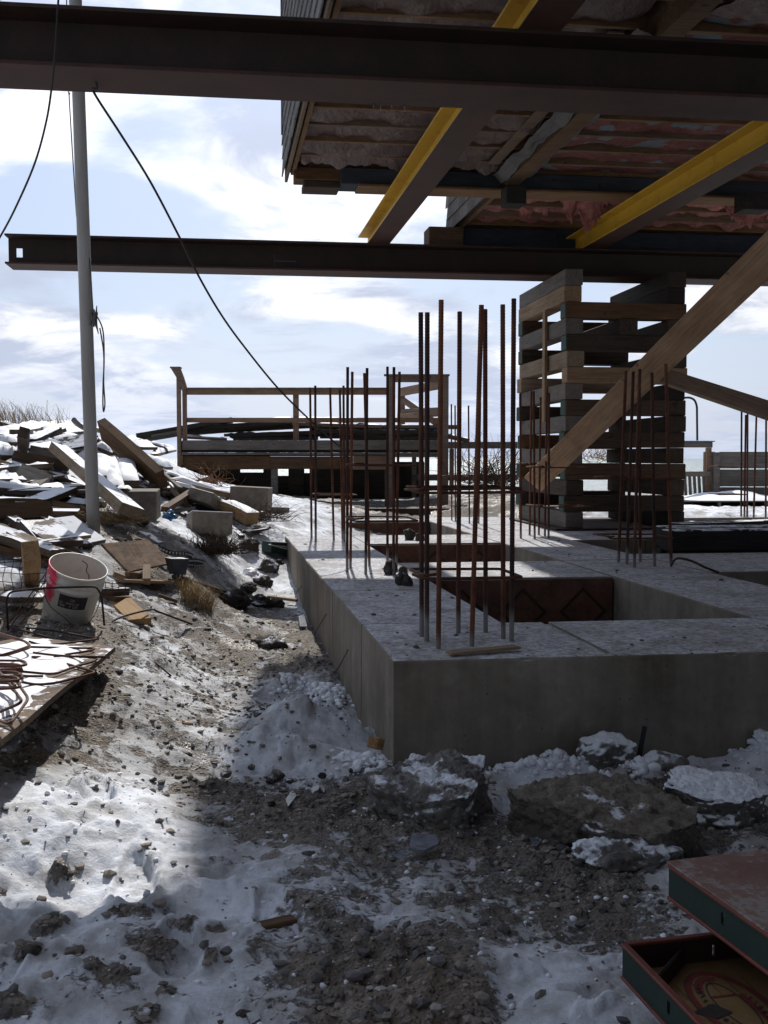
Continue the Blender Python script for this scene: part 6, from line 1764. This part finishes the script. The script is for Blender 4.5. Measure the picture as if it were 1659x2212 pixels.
for k, (x, y, s, lb) in enumerate([(1090, 130, .13, 'big dark clod on the snow slope near the far corner of the foundation'), (1250, 300, .13, 'long dark clod in the trench pointing right'), (1180, 430, .13, 'heaped dark clod in the trench above the tan lath'), (960, 570, .15, 'wet black clod in the middle of the trench'),
                                   (1180, 590, .11, 'dark clod lying just below the tan lath'), (1310, 600, .08, 'dark clod close to the foundation face below the tan lath'), (1170, 770, .05, 'small round dark stone in the trench'), (1250, 960, .13, 'grey rough boulder in the trench beside the orange chip'), (1080, 480, .09, 'clod left of the heaped one in the trench'),
                                   (1100, 355, .09, 'whitish frozen lump in the trench'), (1330, 265, .06, 'small log-like clod tip in the trench'), (1050, 755, .04, 'small flat stone in the trench')]):
    rockv(C5, x, y, (s * .8, s * .7, s * .55), 60 + k, M_CLOD if k != 9 else M_SNOW, lb, zo=.02)
rg_ = random.Random(41)
# single larger stones strewn over the ground
spots = [(R8, 300, 500, .016), (R8, 230, 710, .02), (R8, 610, 1095, .024), (R8, 1155, 405, .035), (R8, 1030, 460, .022), (R8, 1240, 460, .02), (R8, 1410, 520, .02), (R8, 785, 585, .02), (R8, 650, 95, .02), (R8, 1280, 240, .03), (R8, 1380, 225, .03), (R8, 1430, 280, .022),
         (R8, 130, 835, .03), (R8, 320, 840, .03), (R8, 710, 1010, .022), (R8, 1040, 1100, .02), (R8, 900, 850, .018), (R7, 250, 835, .016), (R7, 610, 880, .012), (R7, 570, 700, .03), (R7, 510, 680, .03), (R7, 700, 1035, .02), (R7, 320, 1095, .03), (R7, 440, 940, .016), (R7, 1050, 1185, .014), (R7, 30, 655, .02), (R7, 500, 225, .03),
         (B6, 160, 840, .018), (B6, 60, 1500, .014), (B6, 310, 1780, .03), (B6, 500, 1860, .02), (B6, 860, 1520, .022), (B6, 90, 1880, .02), (B6, 400, 1150, .03), (B6, 1120, 1180, .035), (B6, 980, 1880, .02), (B6, 60, 640, .035), (B6, 200, 650, .03)]
names_ = []
for k, (vw, x, y, s) in enumerate(spots):
    s *= .72
    rockv(vw, x, y, (s, s * .8, s * .6), 200 + k, [M_CLOD, M_ROCKB, M_ROCK][k % 3], '%s stone frozen in at the %s of the foreground, %s' % (['dark', 'brown', 'grey'][k % 3] + (' large' if s > .02 else ' small'), 'left' if vw(x, y)[0] < 400 else 'middle' if vw(x, y)[0] < 850 else 'right', 'nearest rows' if vw(x, y)[1] > 2050 else 'half way up' if vw(x, y)[1] > 1850 else 'towards the foundation'), zo=s * .15, name='loose_stone', cat='stone', group='loose stones in the foreground', sub=3)
for k in range(46):
    u = rg_.uniform(480, 860); v = rg_.uniform(1655, 1800); s = rg_.uniform(.012, .030)
    q = G(u, v); M = Matrix.Translation(q + Vector((0, 0, s * .2))) @ Matrix.Rotation(k, 4, 'Z')
    obj('loose_stone', rockmesh('loose_stone', (s, s * .85, s * .7), 300 + k, 2, .35, .1), [M_CLOD, M_ROCKB, M_ROCK][k % 3], M, 'pebble-sized stone in the gravel patch before the foundation corner', 'stone', 'stones of the gravel patch by the foundation corner')
# slivers of ice
for k, (vw, P, h, lb) in enumerate([
    (R7, [(165, 545), (180, 480), (285, 490), (290, 525), (230, 555)], .06, 'thick blue-grey ice slab leaning on the domed concrete lump'),
    (R7, [(95, 570), (180, 545), (270, 600), (150, 605)], .012, 'flat pointed ice sheet in front of the domed concrete lump'),
    (B6, [(455, 1330), (510, 1250), (545, 1300), (475, 1390)], .02, 'sharp upright ice sliver in the gravel patch'),
    (B6, [(670, 1230), (735, 1225), (700, 1290), (665, 1280)], .02, 'small square ice sliver in the gravel patch'),
    (B6, [(800, 1270), (900, 1240), (970, 1310), (860, 1350)], .012, 'broad cloudy ice sheet in the gravel patch'),
    (B6, [(430, 1540), (560, 1490), (630, 1580), (540, 1640), (450, 1600)], .010, 'rounded pane of ice below the gravel patch'),
    (B6, [(1140, 1200), (1260, 1230), (1240, 1285), (1190, 1260)], .015, 'ice sliver near the left side of the domed lump'),
    (R8, [(1330, 700), (1400, 660), (1380, 740), (1340, 760)], .012, 'ragged ice flake beside the frozen stick'),
    (R8, [(1205, 930), (1290, 905), (1340, 950), (1280, 1000), (1220, 980)], .010, 'round ice pane in the slush of the foreground'),
    (R8, [(1050, 1090), (1100, 1070), (1110, 1110), (1070, 1135)], .010, 'small ice pane at the bottom of the picture'),
    (R7, [(430, 330), (490, 320), (520, 345), (470, 352)], .015, 'ice chip before the snow ridge by the wall'),
    (C5, [(1490, 680), (1530, 650), (1560, 760), (1500, 760)], .05, 'clear ice piece against the foundation face'),
    (R7, [(665, 500), (700, 480), (722, 510), (690, 545)], .03, 'grey ice chip on the left rim of the flat brown slab')]):
    Q = [gp(vw, x, y, h) for i_, (x, y) in enumerate(P)]
    v, f = prism(Q, .007); v, Mx = centred(v)
    obj('ice_shard', mesh('ice_shard', v, f), M_ICE, Mx, lb, 'ice')
# crumbs of old snow thrown up along the wall and on the mounds
def snowlumps(name, spots_, N, smin, smax, seed):
    rs_ = np.random.RandomState(seed)
    def pk(r_, n_):
        k = r_.randint(0, len(spots_), N); c = np.array([[s[0].x, s[0].y, s[1], s[2]] for s in spots_])[k]
        return c[:, 0] + r_.randn(N) * c[:, 2], c[:, 1] + r_.randn(N) * c[:, 3]
    return batch_stones(name, N, M_SNOW, seed, smin, smax, pk, .8, True)
snowlumps('snow_crumbs', [(PZ(1130, 1690, 0), .14, .02), (PZ(1240, 1675, 0), .10, .03), (PZ(800, 1668, 0), .06, .03), (PZ(715, 1490, .05), .04, .15), (PZ(640, 1480, .03), .08, .08), (PZ(1640, 1650, 0), .05, .06), (PZ(1390, 1685, 0), .05, .03)], 900, .005, .026, 71)
batch_stones('snow_crumbs', 2600, M_SNOW, 72, .002, .011, picker(lambda X, Y, c: .25 + .6 * clump(X + 20, Y)), .8, True)
batch_stones('mound_grit', 1100, M_PEB[0], 73, .003, .014, lambda r_, n_: (PZ(640, 1570, 0).x + .05 + r_.randn(1100) * .15, PZ(640, 1570, 0).y + r_.randn(1100) * .12), .7)

# ================================================================= STEEL FORMWORK PANELS
def form(name, K, dA, dB, LA, LB, zt, label, face_up, H=.062):
    """K = visible corner at the top, dA along the far edge (right), dB along the near edge (towards the viewer)"""
    a = Vector(dA).normalized(); b = Vector(dB).normalized()
    a.z = b.z = 0
    th = thing(name, Vector((K.x, K.y, zt - H)), label, 'formwork panel')
    nA = a.cross(UP)
    def seg(nm_, o, d, inn, L, mat, hole=None, zlo=.006, zhi=.006, T=.005):
        v, f = plate_holes(L, H - zlo - zhi, T, hole or [])
        M = Matrix.Translation(Vector((o.x, o.y, zt - H + zlo))) @ Matrix((d, inn, UP)).transposed().to_4x4()
        return part(nm_, mesh(nm_, [Vector(p) + Vector((0, T / 2, 0)) for p in v], f), mat, th, M)
    def lip(nm_, o, d, inn, L, zc_, wd, mat=M_FRED, T=.006):
        v, f = cbox(L / 2, wd / 2, T / 2, .0015, (L / 2, wd / 2 - .004, 0))
        M = Matrix.Translation(Vector((o.x, o.y, zc_))) @ Matrix((d, inn, UP)).transposed().to_4x4()
        part(nm_, mesh(nm_, v, f), mat, th, M)
    Kz = Vector((K.x, K.y, 0))
    hole = lambda L: [(x, x + .009, .018, .038) for x in np.arange(.155, L - .1, .30)]
    # near rail (along b), far rail (along a), and the two opposite
    quads = [(Kz, b, a, LB), (Kz + a * .005, a, b, LA - .01), (Kz + a * (LA), b, -a, LB), (Kz + b * LB + a * .005, a, -b, LA - .01)]
    for q, (o, d, inn, L) in enumerate(quads):
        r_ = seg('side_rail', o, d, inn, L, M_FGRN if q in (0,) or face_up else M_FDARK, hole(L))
        lip('lip', o, d, inn, L, zt - .003, .012); lip('lip', o, d, inn, L, zt - H + .003, .012)
    if face_up:
        v, f = cbox(LA / 2 - .003, LB / 2 - .003, .002, .001)
        cen = Kz + a * LA / 2 + b * LB / 2; cen.z = zt + .0025
        part('face_sheet', mesh('face', v, f), M_FACE, th, Matrix.Translation(cen) @ Matrix((a, -b, UP)).transposed().to_4x4())
    else:
        v, f = cbox(LA / 2 - .006, LB / 2 - .006, .004, 0)
        cen = Kz + a * LA / 2 + b * LB / 2; cen.z = zt - H + .012
        MP = Matrix.Translation(cen) @ Matrix((a, -b, UP)).transposed().to_4x4()
        pl = part('plywood_face', mesh('ply', v, f), M_FPLY, th, MP)
        # inner skin of the far rail is red-brown and dark
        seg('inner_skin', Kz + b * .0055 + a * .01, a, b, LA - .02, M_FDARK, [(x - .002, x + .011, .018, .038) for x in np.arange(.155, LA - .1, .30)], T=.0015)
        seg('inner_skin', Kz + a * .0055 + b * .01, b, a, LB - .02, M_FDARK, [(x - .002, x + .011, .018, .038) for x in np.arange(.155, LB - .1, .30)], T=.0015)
        # corner gusset
        g0 = Kz + a * .007 + b * .10; g1 = Kz + a * .11 + b * .007
        P = [Vector((g0.x, g0.y, zt - .045)), Vector((g1.x, g1.y, zt - .045)), Vector((g1.x, g1.y, zt - .040)), Vector((g0.x, g0.y, zt - .040))]
        lumber('gusset', Vector((g0.x, g0.y, zt - .03)), Vector((g1.x, g1.y, zt - .03)), .006, .035, M_FDARK, None, None, parent=th)
        # printed oval ring, bars and a lozenge
        def ring(cx, cy, rx, ry, w_, mat, nm_, z=.0048, a0=0, a1=6.2832):
            V = []; Fc = []; n = 72
            for k in range(n + 1):
                t_ = a0 + (a1 - a0) * k / n
                V += [(cx + math.cos(t_) * rx, cy + math.sin(t_) * ry, z), (cx + math.cos(t_) * (rx - w_), cy + math.sin(t_) * (ry - w_), z)]
            for k in range(n): Fc.append((2 * k, 2 * k + 1, 2 * k + 3, 2 * k + 2))
            part(nm_, mesh(nm_, V, Fc), mat, pl, MP)
        def bar(x0, y0, x1, y1, w_, mat, nm_, z=.0050):
            d_ = Vector((x1 - x0, y1 - y0, 0)); n_ = Vector((-d_.y, d_.x, 0)).normalized() * w_ / 2
            V = [Vector((x0, y0, z)) - n_, Vector((x1, y1, z)) - n_, Vector((x1, y1, z)) + n_, Vector((x0, y0, z)) + n_]
            part(nm_, mesh(nm_, V, [(0, 1, 2, 3)]), mat, pl, MP)
        cxy = (LOGO[0], LOGO[1]); rx, ry = LOGO[2], LOGO[3]
        ring(*cxy, rx, ry, .010, M_PRINTR, 'printed_ring'); ring(*cxy, rx - .034, ry - .034, .003, M_PRINTK, 'printed_ring'); ring(*cxy, rx - .015, ry - .015, .014, M_PRINTR, 'printed_arc', .0047, 1.2, 2.6); ring(*cxy, rx + .002, ry + .002, .0015, M_PRINTK, 'printed_ring')
        for k in range(26):     # lettering round the ring, too worn to read: small strokes
            t_ = 2.2 + k * .17
            x = cxy[0] + math.cos(t_) * (rx - .022); y = cxy[1] + math.sin(t_) * (ry - .022)
            bar(x - .004, y - .003, x + .004, y + .003, .0025 + .002 * (k % 3), M_PRINTK, 'printed_mark')
        bar(cxy[0] - rx + .04, cxy[1] + .030, cxy[0] + rx - .04, cxy[1] + .030, .005, M_PRINTR, 'printed_bar')
        bar(cxy[0] + .03, cxy[1] + .03, cxy[0] + .03, cxy[1] - ry + .04, .009, M_PRINTR, 'printed_bar')
        for k in range(5): bar(cxy[0] - .06 + k * .03, cxy[1] + .034, cxy[0] - .06 + k * .03, cxy[1] + .034 + .05 - .004 * abs(k - 2), .0012, M_PRINTK, 'printed_line')
        V = [(cxy[0] - .075, cxy[1] - .005, .0052), (cxy[0] - .045, cxy[1] - .030, .0052), (cxy[0] - .012, cxy[1] - .018, .0052), (cxy[0] - .03, cxy[1] + .012, .0052)]
        part('printed_lozenge', mesh('lozenge', V, [(0, 1, 2, 3)]), M_PRINTK, pl, MP)
    return th
zU, zL = .44, .33
KU = PZ(1445, 1866, zU); dAU = PZ(1659, 1838, zU) - KU; dBU = PZ(1659, 2022, zU) - KU
KL = PZ(1345, 2036, zL); dAL = PZ(1524, 2016, zL) - KL; dBL = PZ(1427, 2121, zL) - KL
_Mp = (Matrix.Translation(Vector((KL.x, KL.y, 0)) + dAL.normalized() * .305 + Vector((dBL.x, dBL.y, 0)).normalized() * .25 + Vector((0, 0, zL - .045))) @ Matrix((Vector((dAL.x, dAL.y, 0)).normalized(), -Vector((dBL.x, dBL.y, 0)).normalized(), UP)).transposed().to_4x4()).inverted()
_c = _Mp @ PZ(1586, 2172, zL - .045); _l = _Mp @ PZ(1503, 2150, zL - .045); _t = _Mp @ PZ(1590, 2103, zL - .045)
LOGO = (_c.x, _c.y, (_l - _c).length, (_t - _c).length)
print('LOGO', LOGO)
form('formwork_panel', KU, dAU, dBU, .61, .62, zU, 'upper formwork panel with a worn red steel face and green rails, lower right corner', True)
form('formwork_panel', KL, dAL, dBL, .61, .50, zL, 'lower open formwork panel showing its yellow plywood with a printed red oval', False)
kL = PZ(1345, 2036, zL)
# what the panels lie on
a = dAL.normalized(); b = dBL.normalized()
for k, q in enumerate((.14, .42)):
    c0 = Vector((KL.x, KL.y, 0)) + a * (.30) + b * q; c1 = Vector((KL.x, KL.y, 0)) + a * .85 + b * q
    gz_ = float(hbase(c0.x, c0.y))
    c0.z = c1.z = (zL - .064 + gz_ - .02) / 2
    lumber('bearer_block', c0, c1, .10, (zL - .065) - (gz_ - .02), W_DARK, 'dark timber bearer under the formwork panels, ' + ('far one' if k == 0 else 'near one'), 'timber')
for k, q in enumerate((.25, .55)):
    c0 = Vector((KU.x, KU.y, 0)) + dAU.normalized() * .20 + dBU.normalized() * q; c1 = c0 + dAU.normalized() * .4
    c0.z = c1.z = (zL + zU - .062) / 2
    lumber('spacer_batten', c0, c1, .05, (zU - .064) - zL - .002, W_DARK, 'batten between the two formwork panels, ' + ('far one' if k == 0 else 'near one'), 'batten')
